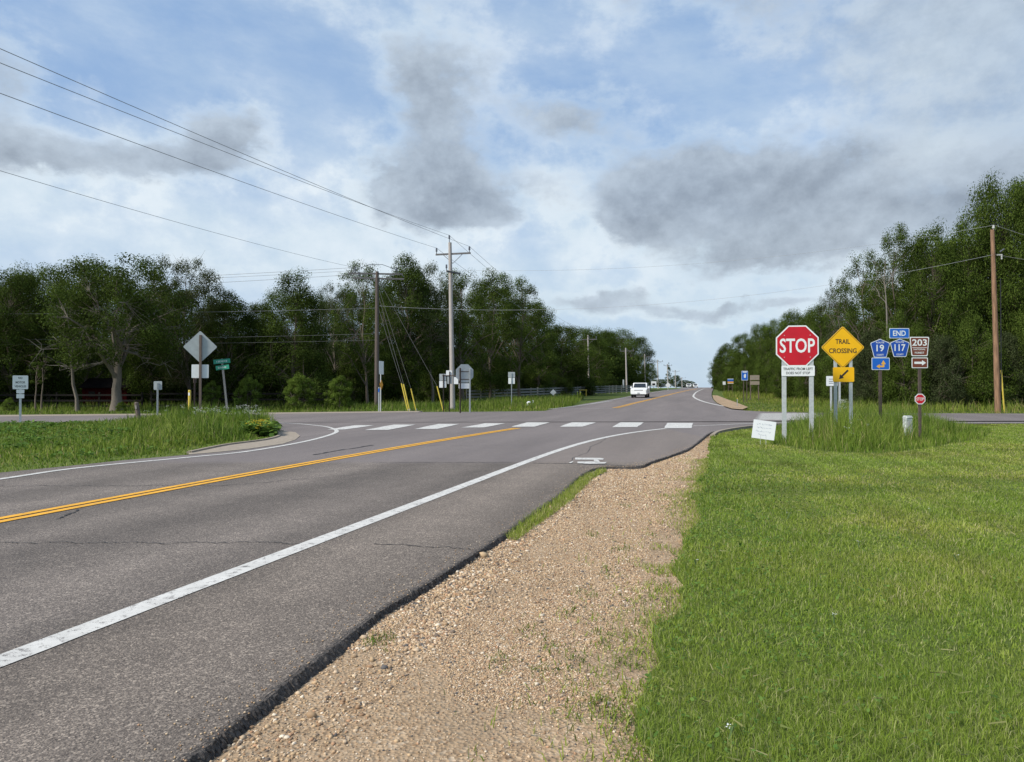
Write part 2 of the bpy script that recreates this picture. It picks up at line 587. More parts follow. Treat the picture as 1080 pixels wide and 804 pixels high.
# ------------------------------------------------------------------ mesh builder
class MB:
    def __init__(self):
        self.v, self.f, self.mi, self.mats = [], [], [], []

    def slot(self, name):
        m = MATS[name]
        if m not in self.mats:
            self.mats.append(m)
        return self.mats.index(m)

    def add(self, vs, fs, m):
        n = len(self.v)
        self.v += [tuple(p) for p in vs]
        self.f += [tuple(i + n for i in f) for f in fs]
        k = self.slot(m)
        self.mi += [k] * len(fs)
        return self

    def box(self, c, s, m, rz=0.0, bev=0.0):
        x, y, z = s[0] / 2, s[1] / 2, s[2] / 2
        if bev:
            pts = [(-x + bev, -z), (x - bev, -z), (x, -z + bev), (x, z - bev), (x - bev, z), (-x + bev, z), (-x, z - bev), (-x, -z + bev)]
            vs = [(px, -y, pz) for px, pz in pts] + [(px, y, pz) for px, pz in pts]
            n = 8
            fs = [tuple(range(n)), tuple(range(2 * n - 1, n - 1, -1))] + [(i, i + n, (i + 1) % n + n, (i + 1) % n) for i in range(n)]
        else:
            vs = [(sx * x, sy * y, sz * z) for sz in (-1, 1) for sy in (-1, 1) for sx in (-1, 1)]
            fs = [(0, 2, 3, 1), (4, 5, 7, 6), (0, 1, 5, 4), (2, 6, 7, 3), (0, 4, 6, 2), (1, 3, 7, 5)]
        ca, sa = math.cos(rz), math.sin(rz)
        vs = [(c[0] + a * ca - b * sa, c[1] + a * sa + b * ca, c[2] + d) for a, b, d in vs]
        return self.add(vs, fs, m)

    def tube(self, pts, rad, m, n=8, caps=True):
        pts = [Vector(p) for p in pts]
        if not isinstance(rad, (list, tuple)):
            rad = [rad] * len(pts)
        vs, fs = [], []
        ref = None
        for i, p in enumerate(pts):
            t = (pts[min(i + 1, len(pts) - 1)] - pts[max(i - 1, 0)])
            if t.length < 1e-9:
                t = Vector((0, 0, 1))
            t.normalize()
            if ref is None:
                ref = Vector((1, 0, 0)) if abs(t.x) < 0.8 else Vector((0, 1, 0))
            a = (ref - t * ref.dot(t)).normalized()
            b = t.cross(a)
            ref = a
            for k in range(n):
                w = 2 * math.pi * k / n
                vs.append(p + (a * math.cos(w) + b * math.sin(w)) * rad[i])
        for i in range(len(pts) - 1):
            for k in range(n):
                fs.append((i * n + k, i * n + (k + 1) % n, (i + 1) * n + (k + 1) % n, (i + 1) * n + k))
        if caps:
            fs.append(tuple(range(n - 1, -1, -1)))
            fs.append(tuple((len(pts) - 1) * n + k for k in range(n)))
        return self.add(vs, fs, m)

    def plate(self, poly, y, th, m):
        """flat plate in the xz plane, its face towards -y at y, th thick"""
        n = len(poly)
        vs = [(a, y, b) for a, b in poly] + [(a, y + th, b) for a, b in poly]
        fs = [tuple(range(n)), tuple(range(2 * n - 1, n - 1, -1))] + [(i, i + n, (i + 1) % n + n, (i + 1) % n) for i in range(n)]
        return self.add(vs, fs, m)

    def text(self, s, cx, cz, w, h, y, m):
        """lettering of s fitted into w x h, facing -y"""
        cu = bpy.data.curves.new('lettering', 'FONT')
        cu.body = s
        cu.resolution_u = 3
        cu.offset = 0.018
        o = bpy.data.objects.new('lettering', cu)
        COL.objects.link(o)
        dg = bpy.context.evaluated_depsgraph_get()
        me = bpy.data.meshes.new_from_object(o.evaluated_get(dg))
        vs = [v.co.copy() for v in me.vertices]
        fs = [tuple(p.vertices) for p in me.polygons]
        bpy.data.objects.remove(o)
        bpy.data.curves.remove(cu)
        bpy.data.meshes.remove(me)
        x0, x1 = min(v.x for v in vs), max(v.x for v in vs)
        y0, y1 = min(v.y for v in vs), max(v.y for v in vs)
        vs = [(cx + ((v.x - x0) / (x1 - x0) - .5) * w, y, cz + ((v.y - y0) / (y1 - y0) - .5) * h) for v in vs]
        return self.add(vs, fs, m)

    def build(self, name, parent=None, smooth_=False):
        me = bpy.data.meshes.new(name)
        me.from_pydata(self.v, [], self.f)
        for m in self.mats:
            me.materials.append(m)
        me.polygons.foreach_set('material_index', self.mi)
        if smooth_:
            me.polygons.foreach_set('use_smooth', [True] * len(self.f))
            me.set_sharp_from_angle(angle=R(40))
        me.update()
        o = bpy.data.objects.new(name, me)
        COL.objects.link(o)
        o.parent = parent
        return o


def np_mesh(name, verts, faces_flat, nper, tint, material, parent=None):
    """quick mesh from numpy arrays: verts (n,3), faces_flat vertex ids, nper corners per face, tint (n,3) per vertex"""
    me = bpy.data.meshes.new(name)
    nv = len(verts)
    nf = len(nper)
    me.vertices.add(nv)
    me.vertices.foreach_set('co', np.ascontiguousarray(verts, dtype=np.float32).ravel())
    me.loops.add(len(faces_flat))
    me.loops.foreach_set('vertex_index', np.ascontiguousarray(faces_flat, dtype=np.int32))
    me.polygons.add(nf)
    starts = np.concatenate(([0], np.cumsum(nper)[:-1])).astype(np.int32)
    me.polygons.foreach_set('loop_start', starts)
    me.update(calc_edges=True)
    a = me.attributes.new('tint', 'FLOAT_COLOR', 'POINT')
    c = np.ones((nv, 4), dtype=np.float32)
    c[:, :3] = tint
    a.data.foreach_set('color', c.ravel())
    me.materials.append(MATS[material])
    me.validate()
    o = bpy.data.objects.new(name, me)
    COL.objects.link(o)
    o.parent = parent
    return o


def inside(poly, x, y):
    """vectorised point in polygon"""
    r = np.zeros(len(x), bool)
    n = len(poly)
    for i in range(n):
        x0, y0 = poly[i][0], poly[i][1]
        x1, y1 = poly[(i + 1) % n][0], poly[(i + 1) % n][1]
        c = ((y0 > y) != (y1 > y))
        with np.errstate(divide='ignore', invalid='ignore'):
            c &= x < (x1 - x0) * (y - y0) / (y1 - y0 + 1e-12) + x0
        r ^= c
    return r


def edge_dist(poly, x, y):
    """distance to the outline of poly"""
    d = np.full(len(x), 1e9)
    n = len(poly)
    for i in range(n):
        ax, ay = poly[i][0], poly[i][1]
        bx, by = poly[(i + 1) % n][0], poly[(i + 1) % n][1]
        vx, vy = bx - ax, by - ay
        l2 = vx * vx + vy * vy + 1e-12
        t = np.clip(((x - ax) * vx + (y - ay) * vy) / l2, 0, 1)
        d = np.minimum(d, np.hypot(x - ax - t * vx, y - ay - t * vy))
    return d


def vnoise(x, y, seed=0):
    """cheap smooth value noise, 0..1"""
    xi, yi = np.floor(x).astype(np.int64), np.floor(y).astype(np.int64)
    xf, yf = x - xi, y - yi
    u, v = xf * xf * (3 - 2 * xf), yf * yf * (3 - 2 * yf)

    def hsh(a, b):
        n = (a * 374761393 + b * 668265263 + seed * 974634777) & 0x7fffffff
        n = ((n ^ (n >> 13)) * 1274126177) & 0x7fffffff
        return ((n ^ (n >> 16)) & 0xffff) / 65535.0
    return (hsh(xi, yi) * (1 - u) + hsh(xi + 1, yi) * u) * (1 - v) + (hsh(xi, yi + 1) * (1 - u) + hsh(xi + 1, yi + 1) * u) * v


def spline(pts, sub=8):
    """Catmull-Rom through the points"""
    pts = [Vector((p[0], p[1])) for p in pts]
    out = []
    for i in range(len(pts) - 1):
        p0 = pts[max(i - 1, 0)]
        p1, p2 = pts[i], pts[i + 1]
        p3 = pts[min(i + 2, len(pts) - 1)]
        for k in range(sub):
            t = k / sub
            out.append(0.5 * ((2 * p1) + (p2 - p0) * t + (2 * p0 - 5 * p1 + 4 * p2 - p3) * t * t + (3 * p1 - p0 - 3 * p2 + p3) * t ** 3))
    out.append(pts[-1])
    return out


def ribbon(mb, pts, w, dz, m, off=0.0, jit=0.0):
    """painted line of width w along world points, following the land"""
    n = len(pts)
    vs, fs = [], []
    for i, p in enumerate(pts):
        t = Vector(pts[min(i + 1, n - 1)]) - Vector(pts[max(i - 1, 0)])
        t.normalize()
        nx, ny = t.y, -t.x
        ww = w * (1 + random.uniform(-jit, jit))
        for s in (-ww / 2, ww / 2):
            x, y = p[0] + nx * (off + s), p[1] + ny * (off + s)
            vs.append((x, y, hgt(x, y) + dz))
        if i:
            k = 2 * i
            fs.append((k - 2, k - 1, k + 1, k))
    mb.add(vs, fs, m)


def slab(name, pts, z, th, m, kind='structure', side=None):
    """flat sheet with side faces, top at z"""
    bm = bmesh.new()
    vs = [bm.verts.new((p[0], p[1], z)) for p in pts]
    f = bm.faces.new(vs)
    f.normal_update()
    if f.normal.z < 0:
        f.normal_flip()
    lo = [bm.verts.new((p[0], p[1], z - th)) for p in pts]
    n = len(vs)
    for i in range(n):
        bm.faces.new((vs[i], vs[(i + 1) % n], lo[(i + 1) % n], lo[i]))
    if side:
        for q in bm.faces:
            q.material_index = 0 if q is f else 1
    bmesh.ops.triangulate(bm, faces=[f])
    bmesh.ops.recalc_face_normals(bm, faces=bm.faces)
    me = bpy.data.meshes.new(name)
    bm.to_mesh(me)
    bm.free()
    me.materials.append(MATS[m])
    if side:
        me.materials.append(MATS[side])
    o = bpy.data.objects.new(name, me)
    COL.objects.link(o)
    if kind:
        o['kind'] = kind
    return o

# ================================================================== the land
def make_ground():
    xs = np.unique(np.concatenate([np.arange(-120, 140, 3.5), -120 - np.geomspace(4, 1900, 26), 136 + np.geomspace(4, 1900, 26)]))
    ys = np.unique(np.concatenate([-np.geomspace(4, 800, 14), np.arange(0, 400, 3.5), 400 + np.geomspace(5, 2600, 24)]))
    vs = [(x, y, hgt(x, y) - 0.12) for y in ys for x in xs]
    nx = len(xs)
    fs = [(j * nx + i, j * nx + i + 1, (j + 1) * nx + i + 1, (j + 1) * nx + i) for j in range(len(ys) - 1) for i in range(nx - 1)]
    mb = MB()
    mb.add(vs, fs, 'field_grass')
    o = mb.build('ground', smooth_=True)
    o['kind'] = 'structure'


make_ground()


def P(*px):
    return [at(a, b) for a, b in px]


def lerp2(a, b, t):
    return Vector((a[0] + (b[0] - a[0]) * t, a[1] + (b[1] - a[1]) * t))


# direction of the near road, for carrying its edges back past the camera
def back(p, q, d):
    """carry the line q->p on by d metres past p"""
    v = Vector((p[0] - q[0], p[1] - q[1])).normalized()
    return Vector((p[0] + v.x * d, p[1] + v.y * d))


edge_px = [(196, 804), (294, 727), (393, 650), (458, 611), (534, 562), (590, 521), (617, 499), (637, 492.5), (672, 492), (688, 487), (712, 479), (728, 472.5), (738, 465), (747, 458), (752, 455.5)]
edge_w = [Vector(p[:2]) for p in P(*edge_px)]
edge_w = [back(edge_w[0], edge_w[2], d) for d in (14, 9, 5, 2.5, 1.1)] + edge_w
# uneven broken asphalt edge
edge_fine = spline(edge_w, 34)
edge_fine = [p + Vector((random.gauss(0, .003) + .014 * (vnoise(np.array([p.y * 5.0]), np.array([.5]), 3)[0] - .5) + .03 * (vnoise(np.array([p.y * 1.1]), np.array([.5]), 4)[0] - .5), random.gauss(0, .004))) for p in edge_fine]
low_right = [Vector(p[:2]) for p in P((770, 452), (792, 449.3), (830, 447.5), (1080, 446.6))]
low_right.append(back(low_right[-1], low_right[-2], 90))
up_right = [Vector(p[:2]) for p in P((1080, 436.3), (870, 435.6), (805, 434.2), (783, 433))]
up_right = [back(up_right[0], up_right[1], 90)] + up_right
far_a, far_b = at(772, 432), at(575, 433.5)
up_left = [Vector(p[:2]) for p in P((555, 433.9), (500, 434.5), (440, 434.7), (263, 436.8), (0, 439.2))]
up_left.append(back(up_left[-1], up_left[-2], 90))
low_left = [Vector(p[:2]) for p in P((0, 446.7), (120, 446.0), (200, 445.8), (262, 447.5), (285, 450.5), (298, 455))]
low_left = [back(low_left[0], low_left[1], 90)] + low_left
nose = [Vector(p[:2]) for p in P((311, 456.5), (316, 460), (311.5, 464), (298, 468.3), (262, 473.6), (230, 477), (199, 479.7))]
left_edge = [Vector(p[:2]) for p in P((130, 485.5), (83, 490.5), (0, 498.6))]
left_edge.append(back(left_edge[-1], left_edge[0], 26))
road_poly = edge_fine + low_right + up_right + [Vector(far_a[:2]), Vector(far_b[:2])] + up_left + low_left + nose + left_edge
mat('shaded_tar_edge', (0.066, 0.057, 0.050), 0.95, 0.6, 40, 1.0, 60)  # dark edge asphalt; the shade on its side face is put into the colour
slab('road', road_poly, 0.0, 0.11, 'asphalt', side='shaded_tar_edge')

# the far road climbing to the crest
LF = P((575, 433.5), (592, 430.6), (612, 427.2), (640, 422.4), (665, 417.9), (690, 413.4), (705, 411.3), (715, 410.2))
RF = P((772, 432), (762, 428.8), (756, 425.6), (752, 421.5), (750.5, 417), (751, 413.4), (752, 411.3), (752.6, 410.2))
LF = [Vector(p[:2]) for p in LF]
RF = [Vector(p[:2]) for p in RF]
dl, dr = (LF[-1] - LF[-3]).normalized(), Vector((0.27, 0.963)).normalized()
LF += [LF[-1] + dr * 40, LF[-1] + dr * 110, LF[-1] + dr * 200]
RF += [RF[-1] + dr * 40, RF[-1] + dr * 110, RF[-1] + dr * 200]


def pavement_edge():
    """the crumbled rim where the asphalt breaks down to the gravel"""
    rnd = random.Random(17)
    prof = [(-.035, .0035), (.004, .001), (.030, -.014), (.050, -.030), (.072, -.050), (.09, -.075)]
    vs, fs = [], []
    pts = [p for p in edge_fine if p.y < 27.5]
    fine = []
    for a, b in zip(pts[:-1], pts[1:]):
        k = 3 if 2 < a.y < 9 else 1
        fine += [a.lerp(b, i / k) for i in range(k)]
    n = len(prof)
    for i, p in enumerate(fine):
        t = (fine[min(i + 1, len(fine) - 1)] - fine[max(i - 1, 0)]).normalized()
        nx = Vector((t.y, -t.x))
        wide = .15 + .6 * vnoise(np.array([p.y * 1.6]), np.array([.3]), 9)[0]
        for j, (a, z) in enumerate(prof):
            q = a * (wide if j > 1 else 1) + rnd.gauss(0, .004 if j else .006)
            vs.append((p.x + nx.x * q, p.y + nx.y * q + rnd.gauss(0, .003), z + (rnd.gauss(0, .0035) if 0 < j < n - 1 else 0)))
        if i:
            for j in range(n - 1):
                fs.append(((i - 1) * n + j, (i - 1) * n + j + 1, i * n + j + 1, i * n + j))
    mb = MB()
    mb.add(vs, fs, 'shaded_tar_edge')
    o = mb.build('pavement_edge')
    o['kind'] = 'structure'


pavement_edge()


def far_road():
    mb = MB()
    vs, fs = [], []
    rows = 0
    nl = spline(LF, 10)
    nr = spline(RF, 10)
    nl[0], nr[0] = LF[0], RF[0]
    for a, b in zip(nl, nr):
        for k in range(7):
            q = a.lerp(b, k / 6)
            vs.append((q.x, q.y, hgt(q.x, q.y) + (0.0 if rows == 0 else 0.03 * min(1, rows / 6))))
        if rows:
            for k in range(6):
                fs.append(((rows - 1) * 7 + k, (rows - 1) * 7 + k + 1, rows * 7 + k + 1, rows * 7 + k))
        rows += 1
    mb.add(vs, fs, 'asphalt')
    o = mb.build('far_road', smooth_=True)
    o['kind'] = 'structure'


far_road()

# ---- markings
yel_px = [(0, 548.7), (204, 510.9), (380, 480.4), (473, 462.6), (547, 451.8)]
yel = [Vector(p[:2]) for p in P(*yel_px)]
_c = np.polyfit([p.y for p in yel], [p.x for p in yel], 2)
yel = [Vector((float(np.polyval(_c, q)), float(q))) for q in np.linspace(yel[0].y, yel[-1].y, 8)]
yel = [back(yel[0], yel[1], d) for d in (15, 10, 5)] + yel
wr_px = [(0, 695), (137, 646.5), (207, 620), (267, 599.5), (380, 556), (472, 516), (565, 484), (602, 471.8), (639, 461.6), (676, 455), (703, 452.3)]
wr = [Vector(p[:2]) for p in P(*wr_px)]
_c = np.polyfit([p.y for p in wr], [p.x for p in wr], 4)
wr = [Vector((float(np.polyval(_c, q)), float(q))) for q in np.linspace(wr[0].y, wr[-1].y, 16)]
wr = [back(wr[0], wr[2], d) for d in (10, 5, 2.5, 1)] + wr
wl_px = [(0, 505.7), (83, 493.9), (198, 482.8), (259, 476.7), (314, 467.5), (342, 460.8), (355, 455.6), (350, 451.9), (339, 449.6), (314, 447.2), (287, 446.0)]
wl = [Vector(p[:2]) for p in P(*wl_px)]
wl = [back(wl[0], wl[1], d) for d in (26, 14, 7, 3)] + wl


def shoulder():
    """strip of coarser asphalt right of the edge line"""
    a = spline(wr, 10)
    b = [p for p in edge_fine if p.y < at(743, 461)[1]]
    # pull the outer side in a little so that the broken edge stays the road's own
    b = [p + Vector((-0.012 - .012 * random.random(), 0.0)) for p in b]
    poly = a + list(reversed(b))
    o = slab('road_shoulder', poly, 0.003, 0.002, 'shoulder_asphalt')


shoulder()


def markings():
    mb = MB()
    ys = spline(yel, 8)
    for s in (-0.098, 0.098):
        ribbon(mb, ys, 0.128, 0.008, 'yellow_paint', s, 0.015)
    fy = spline([Vector(p[:2]) for p in P((648, 431), (676, 424.2), (700, 418.2), (714, 414.6), (727.5, 411.6), (735, 410.4))], 8)
    for s in (-0.14, 0.14):
        ribbon(mb, fy, 0.14, 0.045, 'yellow_paint', s)
    o = mb.build('centre_line')
    o['kind'] = 'structure'
    mb = MB()
    ribbon(mb, spline(wr, 10), 0.185, 0.008, 'white_paint', 0, 0.012)
    ribbon(mb, spline(wl, 8), 0.15, 0.008, 'white_paint', 0, 0.015)
    lr = spline([Vector(p[:2]) for p in P((731, 449.6), (760, 448.4), (790, 447.0), (830, 446.3), (1080, 445.6))], 4)
    lr.append(back(lr[-1], lr[-3], 90))
    ribbon(mb, lr, 0.15, 0.008, 'white_paint')
    ribbon(mb, spline([Vector(p[:2]) for p in P((578, 432.2), (600, 429.8), (622, 426.8), (645.5, 423.4))], 6), 0.22, 0.045, 'worn_white_paint')
    ribbon(mb, spline([Vector(p[:2]) for p in P((600, 432.0), (648, 431.4))], 4), 0.25, 0.045, 'worn_white_paint')
    ribbon(mb, spline([Vector(p[:2]) for p in P((767, 429.6), (750, 426.3), (738.5, 422.9), (732.5, 419.8), (731.5, 417.4), (735, 413.6), (740.5, 411), (743, 410.3))], 8), 0.26, 0.045, 'white_paint')
    ribbon(mb, spline([Vector(p[:2]) for p in P((618, 427.6), (646, 422.4), (668, 418.2), (691, 414.0), (706, 411.7))], 6), 0.16, 0.045, 'worn_white_paint')
    o = mb.build('edge_line')
    o['kind'] = 'structure'
    mb = MB()
    blocks = [((345, 453.6), (364, 453.4), (395, 449.0), (374, 448.9)), ((384.4, 454), (409, 453.8), (438.9, 448.3), (415.6, 448.2)),
              ((436.7, 453), (461, 452.8), (484.4, 447.6), (462.2, 447.5)), ((486.7, 451.4), (511, 451.2), (533, 446.9), (512, 446.8)),
              ((539, 450.6), (564, 450.4), (580, 445.9), (556, 445.8)), ((590, 450.5), (614.4, 450.4), (629, 445.9), (603, 445.8)),
              ((645.5, 450.9), (672, 450.8), (679, 445.9), (654.4, 445.8)), ((700.4, 452), (729, 451.9), (731, 446.5), (704.4, 446.4))]
    for b in blocks:
        w = P(*b)
        # a few segments per side, edges not ruler straight
        ring = []
        for i in range(4):
            for k in range(5):
                q = w[i].lerp(w[(i + 1) % 4], k / 5)
                ring.append((q.x + random.uniform(-.02, .02), q.y + random.uniform(-.03, .03), 0.012))
        mb.add(ring, [tuple(range(20))], 'white_paint')
    # bars of the crosswalk over the side road on the right
    c0 = spot(802, 36.5)
    y = 36.6
    while y < 46.5:
        x0 = (801 - 540) / F * y + (y - 36) * 0.02
        mb.add([(x0, y, .012), (x0 + 3.5, y, .012), (x0 + 3.5, y + .85, .012), (x0, y + .85, .012)], [(0, 1, 2, 3)], 'white_paint')
        y += 1.25
    o = mb.build('crosswalk_markings')
    o['kind'] = 'structure'
    mb = MB()
    for q in (((606.7, 483.4), (633, 483.6), (637, 484.4), (636, 485.6), (606.5, 485.4)), ((609, 487.6), (626, 487.4), (632, 488.2), (640, 488.0), (638, 489.6), (622, 489.9), (609, 489.2)),
              ((626, 485.4), (631, 485.5), (633, 488.3), (627, 488.2)), ((600, 488.6), (603.6, 487.2), (605, 487.6), (602, 489.2))):
        w = P(*q)
        mb.add([(p.x, p.y, .012) for p in w], [tuple(range(len(w)))], 'white_paint')
    o = mb.build('pavement_mark')
    o['kind'] = 'structure'


markings()


def cracks():
    """tar-dark cracks and the seam where the surfaces meet"""
    mb = MB()
    g = MATS.get('crack_tar') or mat('crack_tar', (0.022, 0.021, 0.021), 0.7, 0.2, 20)

    def crack(p0, p1, w, jit, n):
        a, b = at(*p0), at(*p1)
        pts = []
        off = 0.0
        d = (b - a)
        nrm = Vector((-d.y, d.x)).normalized()
        for i in range(n + 1):
            off = off * 0.8 + random.uniform(-jit, jit)
            q = a.lerp(b, i / n)
            pts.append(Vector((q.x + nrm.x * off, q.y + nrm.y * off)))
        vs, fs = [], []
        for i, p in enumerate(pts):
            ww = w * random.uniform(.25, 1.0)
            vs += [(p.x - nrm.x * ww, p.y - nrm.y * ww, .0065), (p.x + nrm.x * ww, p.y + nrm.y * ww, .0065)]
            if i:
                fs.append((2 * i - 2, 2 * i - 1, 2 * i + 1, 2 * i))
        mb.add(vs, fs, 'crack_tar')
    crack((392, 488.3), (545, 488.0), .022, .03, 60)
    crack((562, 489.0), (610, 489.6), .035, .03, 40)
    crack((610, 489.6), (672, 492), .05, .03, 30)
    crack((0, 512.8), (240, 512.5), .014, .04, 90)
    crack((0, 572), (330, 574), .010, .03, 120)
    crack((240, 512), (390, 500), .012, .05, 70)
    crack((395, 574), (500, 580), .012, .02, 60)
    crack((60, 548), (84, 538), .02, .02, 20)
    crack((330, 480), (392, 469.8), .05, .03, 30)
    crack((640, 462), (600, 487), .009, .04, 30)
    crack((420, 470), (560, 470), .009, .05, 50)
    o = mb.build('pavement_crack')
    o['kind'] = 'structure'


cracks()

# ---- gravel shoulder, kerbs, lawns and verges
grav_px = [(680, 804), (684, 760), (686, 730), (690, 700), (694, 655), (713, 633), (717, 612), (713, 596), (718, 580), (735, 548), (736, 526), (741, 504), (745, 490), (747, 478), (749, 468), (750, 458)]
grav_w = [Vector(p[:2]) for p in P(*grav_px)]
grav_w = [back(grav_w[0], grav_w[3], d) for d in (12, 6, 3, 1.2)] + grav_w
grav_w = spline(grav_w, 14)
grav_w = [p + Vector((.22 * (vnoise(np.array([p.y * 1.7]), np.array([.5]), 6)[0] - .5) + .12 * (vnoise(np.array([p.y * 6.0]), np.array([.5]), 7)[0] - .5), 0)) for p in grav_w]
inner = [p + Vector((-0.5, 0.0)) for p in edge_w if p.y < 25.5] + [Vector(at(745, 461)[:2])]
slab('gravel_shoulder', [p + Vector((.5, 0)) for p in grav_w] + list(reversed(inner)), -0.048, 0.05, 'gravel_dirt')
gravel_region = [p for p in edge_fine if p.y < 27] + list(reversed(grav_w))

right_far = [Vector(p[:2]) for p in P((1080, 446.9), (830, 448.0), (796, 450.5), (772, 454), (756, 457.5))]
lawn_region = grav_w + list(reversed(right_far)) + [Vector((75, 33.0)), Vector((75, -8)), Vector((grav_w[0].x, -8))]
slab('lawn', lawn_region, -0.035, 0.09, 'thatch')

# pale concrete gutter at the two corners
kn = [Vector(p[:2]) for p in P((199, 478), (237, 470.2), (275, 465.2), (291, 461.5), (294, 458.5), (290, 456.3), (297, 454.9))]
kerb_poly = [Vector(p[:2]) for p in P((199, 480), (230, 477.3), (262, 473.9), (298, 468.6), (311.5, 464.2), (316.4, 460), (311.5, 456.3), (298, 454.7))]
slab('gutter', kerb_poly + list(reversed(kn)), 0.012, 0.1, 'concrete')


def kerb(name, pts, w, h):
    mb = MB()
    pts = spline(pts, 8)
    vs, fs = [], []
    prof = [(-w / 2, -.06), (-w / 2 + .02, h - .03), (-w / 2 + .06, h), (w / 2, h), (w / 2, -.06)]
    n = len(prof)
    for i, p in enumerate(pts):
        t = (pts[min(i + 1, len(pts) - 1)] - pts[max(i - 1, 0)]).normalized()
        nx = Vector((-t.y, t.x))
        for a, b in prof:
            vs.append((p.x + nx.x * a, p.y + nx.y * a, hgt(p.x, p.y) + b))
        if i:
            for k in range(n - 1):
                fs.append(((i - 1) * n + k, (i - 1) * n + k + 1, i * n + k + 1, i * n + k))
    fs += [tuple(range(n)), tuple(range((len(pts) - 1) * n, len(pts) * n))]
    mb.add(vs, fs, 'concrete')
    o = mb.build(name)
    o['kind'] = 'structure'


kerb('kerb', list(reversed(kn)), 0.15, 0.05)
kerb('kerb', [Vector(p[:2]) for p in P((1000, 447.0), (830, 447.6), (796, 449.8), (772, 452.8), (757, 456.0), (751, 459.5))], 0.18, 0.05)

# the tan roadside strip of the side road on the left, far side
tan = [p + Vector((0, .02)) for p in up_left[2:]]
slab('roadside_strip', tan + [p + Vector((0.0, 2.9)) for p in reversed(tan)], -0.005, 0.08, 'concrete')
# gravel corner on the right of the far road
gc = [Vector(p[:2]) for p in P((783, 432.7), (772, 431.8), (762, 428.6), (756, 425.3), (752.5, 421.5), (751.3, 417.5), (757, 417.8), (765, 421), (776, 425), (789, 430.2))]
mbg = MB()
mbg.add([(p.x, p.y, hgt(p.x, p.y) + .06) for p in gc], [tuple(range(len(gc)))], 'gravel_dirt')
og = mbg.build('gravel_corner')
og['kind'] = 'structure'

left_verge = low_left[:-1] + [Vector(at(291, 456)[:2])] + list(reversed([Vector(p[:2]) for p in P((199, 478.6), (237, 470.2), (275, 465.2), (291, 461.5))])) + []
left_verge = low_left[:-1] + [Vector(p[:2]) for p in P((290, 456.2), (293.5, 458.5), (290.5, 461.7), (275, 465.0), (237, 470.0), (199, 478.4), (130, 485.3), (83, 490.2), (0, 498.3))] + [left_edge[-1] + Vector((0, .05))]
left_verge += [Vector((-90, left_edge[-1].y)), ]
slab('verge', left_verge, -0.02, 0.1, 'thatch')


# ================================================================== grass
GRASS_COL = {
    'lawn': [((0.225, 0.290, 0.034), 5), ((0.285, 0.345, 0.058), 5), ((0.345, 0.380, 0.098), 3), ((0.42, 0.39, 0.18), 2.0), ((0.160, 0.225, 0.032), 2)],
    'tall': [((0.100, 0.158, 0.018), 5), ((0.145, 0.215, 0.032), 5), ((0.200, 0.250, 0.055), 2.4), ((0.27, 0.25, 0.11), 1.0), ((0.050, 0.095, 0.015), 2)],
}


def grass(name, pts_xy, height, width, lean, pal, label=None, seed=1, z0=-0.05, parent=None, tint_mul=None, hvar=0.35):
    """one mesh of bent blades; height and width are arrays or numbers"""
    rng = np.random.default_rng(seed)
    n = len(pts_xy)
    x, y = pts_xy[:, 0], pts_xy[:, 1]
    z = np.array([hgt(a, b) for a, b in zip(x, y)]) + z0 if y.max() > 55 else np.full(n, z0)
    H = height * np.clip(rng.normal(1, hvar, n), 0.35, 1.9)
    Wd = width * rng.uniform(.7, 1.3, n)
    ang = rng.uniform(0, 2 * np.pi, n)
    la = rng.uniform(0, 2 * np.pi, n)
    le = np.abs(rng.normal(0, lean, n))
    dx, dy = np.cos(la) * le * H, np.sin(la) * le * H
    wx, wy = np.cos(ang) * Wd / 2, np.sin(ang) * Wd / 2
    V = np.empty((n, 5, 3))
    V[:, 0] = np.stack([x - wx, y - wy, z], 1)
    V[:, 1] = np.stack([x + wx, y + wy, z], 1)
    mx, my, mz = x + dx * .35, y + dy * .35, z + H * .58
    V[:, 2] = np.stack([mx + wx * .8, my + wy * .8, mz], 1)
    V[:, 3] = np.stack([mx - wx * .8, my - wy * .8, mz], 1)
    V[:, 4] = np.stack([x + dx, y + dy, z + H * np.sqrt(np.clip(1 - (le * .8) ** 2, .1, 1))], 1)
    base = np.arange(n)[:, None] * 5
    F = (base + np.array([0, 1, 2, 3, 3, 2, 4])[None, :]).ravel()
    per = np.tile([4, 3], n)
    cols = np.array([c for c, _ in GRASS_COL[pal]])
    wts = np.array([w for _, w in GRASS_COL[pal]])
    T = cols[rng.choice(len(cols), n, p=wts / wts.sum())]
    T = T * rng.uniform(.8, 1.2, (n, 1))
    if tint_mul is not None:
        T = T * tint_mul
    T = np.repeat(T, 5, axis=0)
    return np_mesh(name, V.reshape(-1, 3), F, per, T, 'grass_blades', parent)


def scatter(poly, n, rng, ymin=None, ymax=None, keep=None):
    px = np.array([p[0] for p in poly])
    py = np.array([p[1] for p in poly])
    x0, x1, y0, y1 = px.min(), px.max(), py.min(), py.max()
    if ymin is not None:
        y0 = max(y0, ymin)
    if ymax is not None:
        y1 = min(y1, ymax)
    out = np.empty((0, 2))
    tries = 0
    while len(out) < n and tries < 60:
        q = np.stack([rng.uniform(x0, x1, n), rng.uniform(y0, y1, n)], 1)
        k = inside(poly, q[:, 0], q[:, 1])
        if keep is not None:
            k &= keep(q[:, 0], q[:, 1])
        out = np.concatenate([out, q[k]])
        tries += 1
    return out[:n]


def view_cone(x, y):
    return (np.abs(x) < 0.86 * y + 2.2) & (y > 1.6)


tall_right = [Vector(p[:2]) for p in P((806, 458), (812, 467), (830, 470.5), (850, 473.5), (890, 476.5), (930, 477.5), (965, 474), (1000, 468), (1035, 462), (1046, 456), (1030, 449.5), (1000, 448.0), (830, 449), (808, 452))]


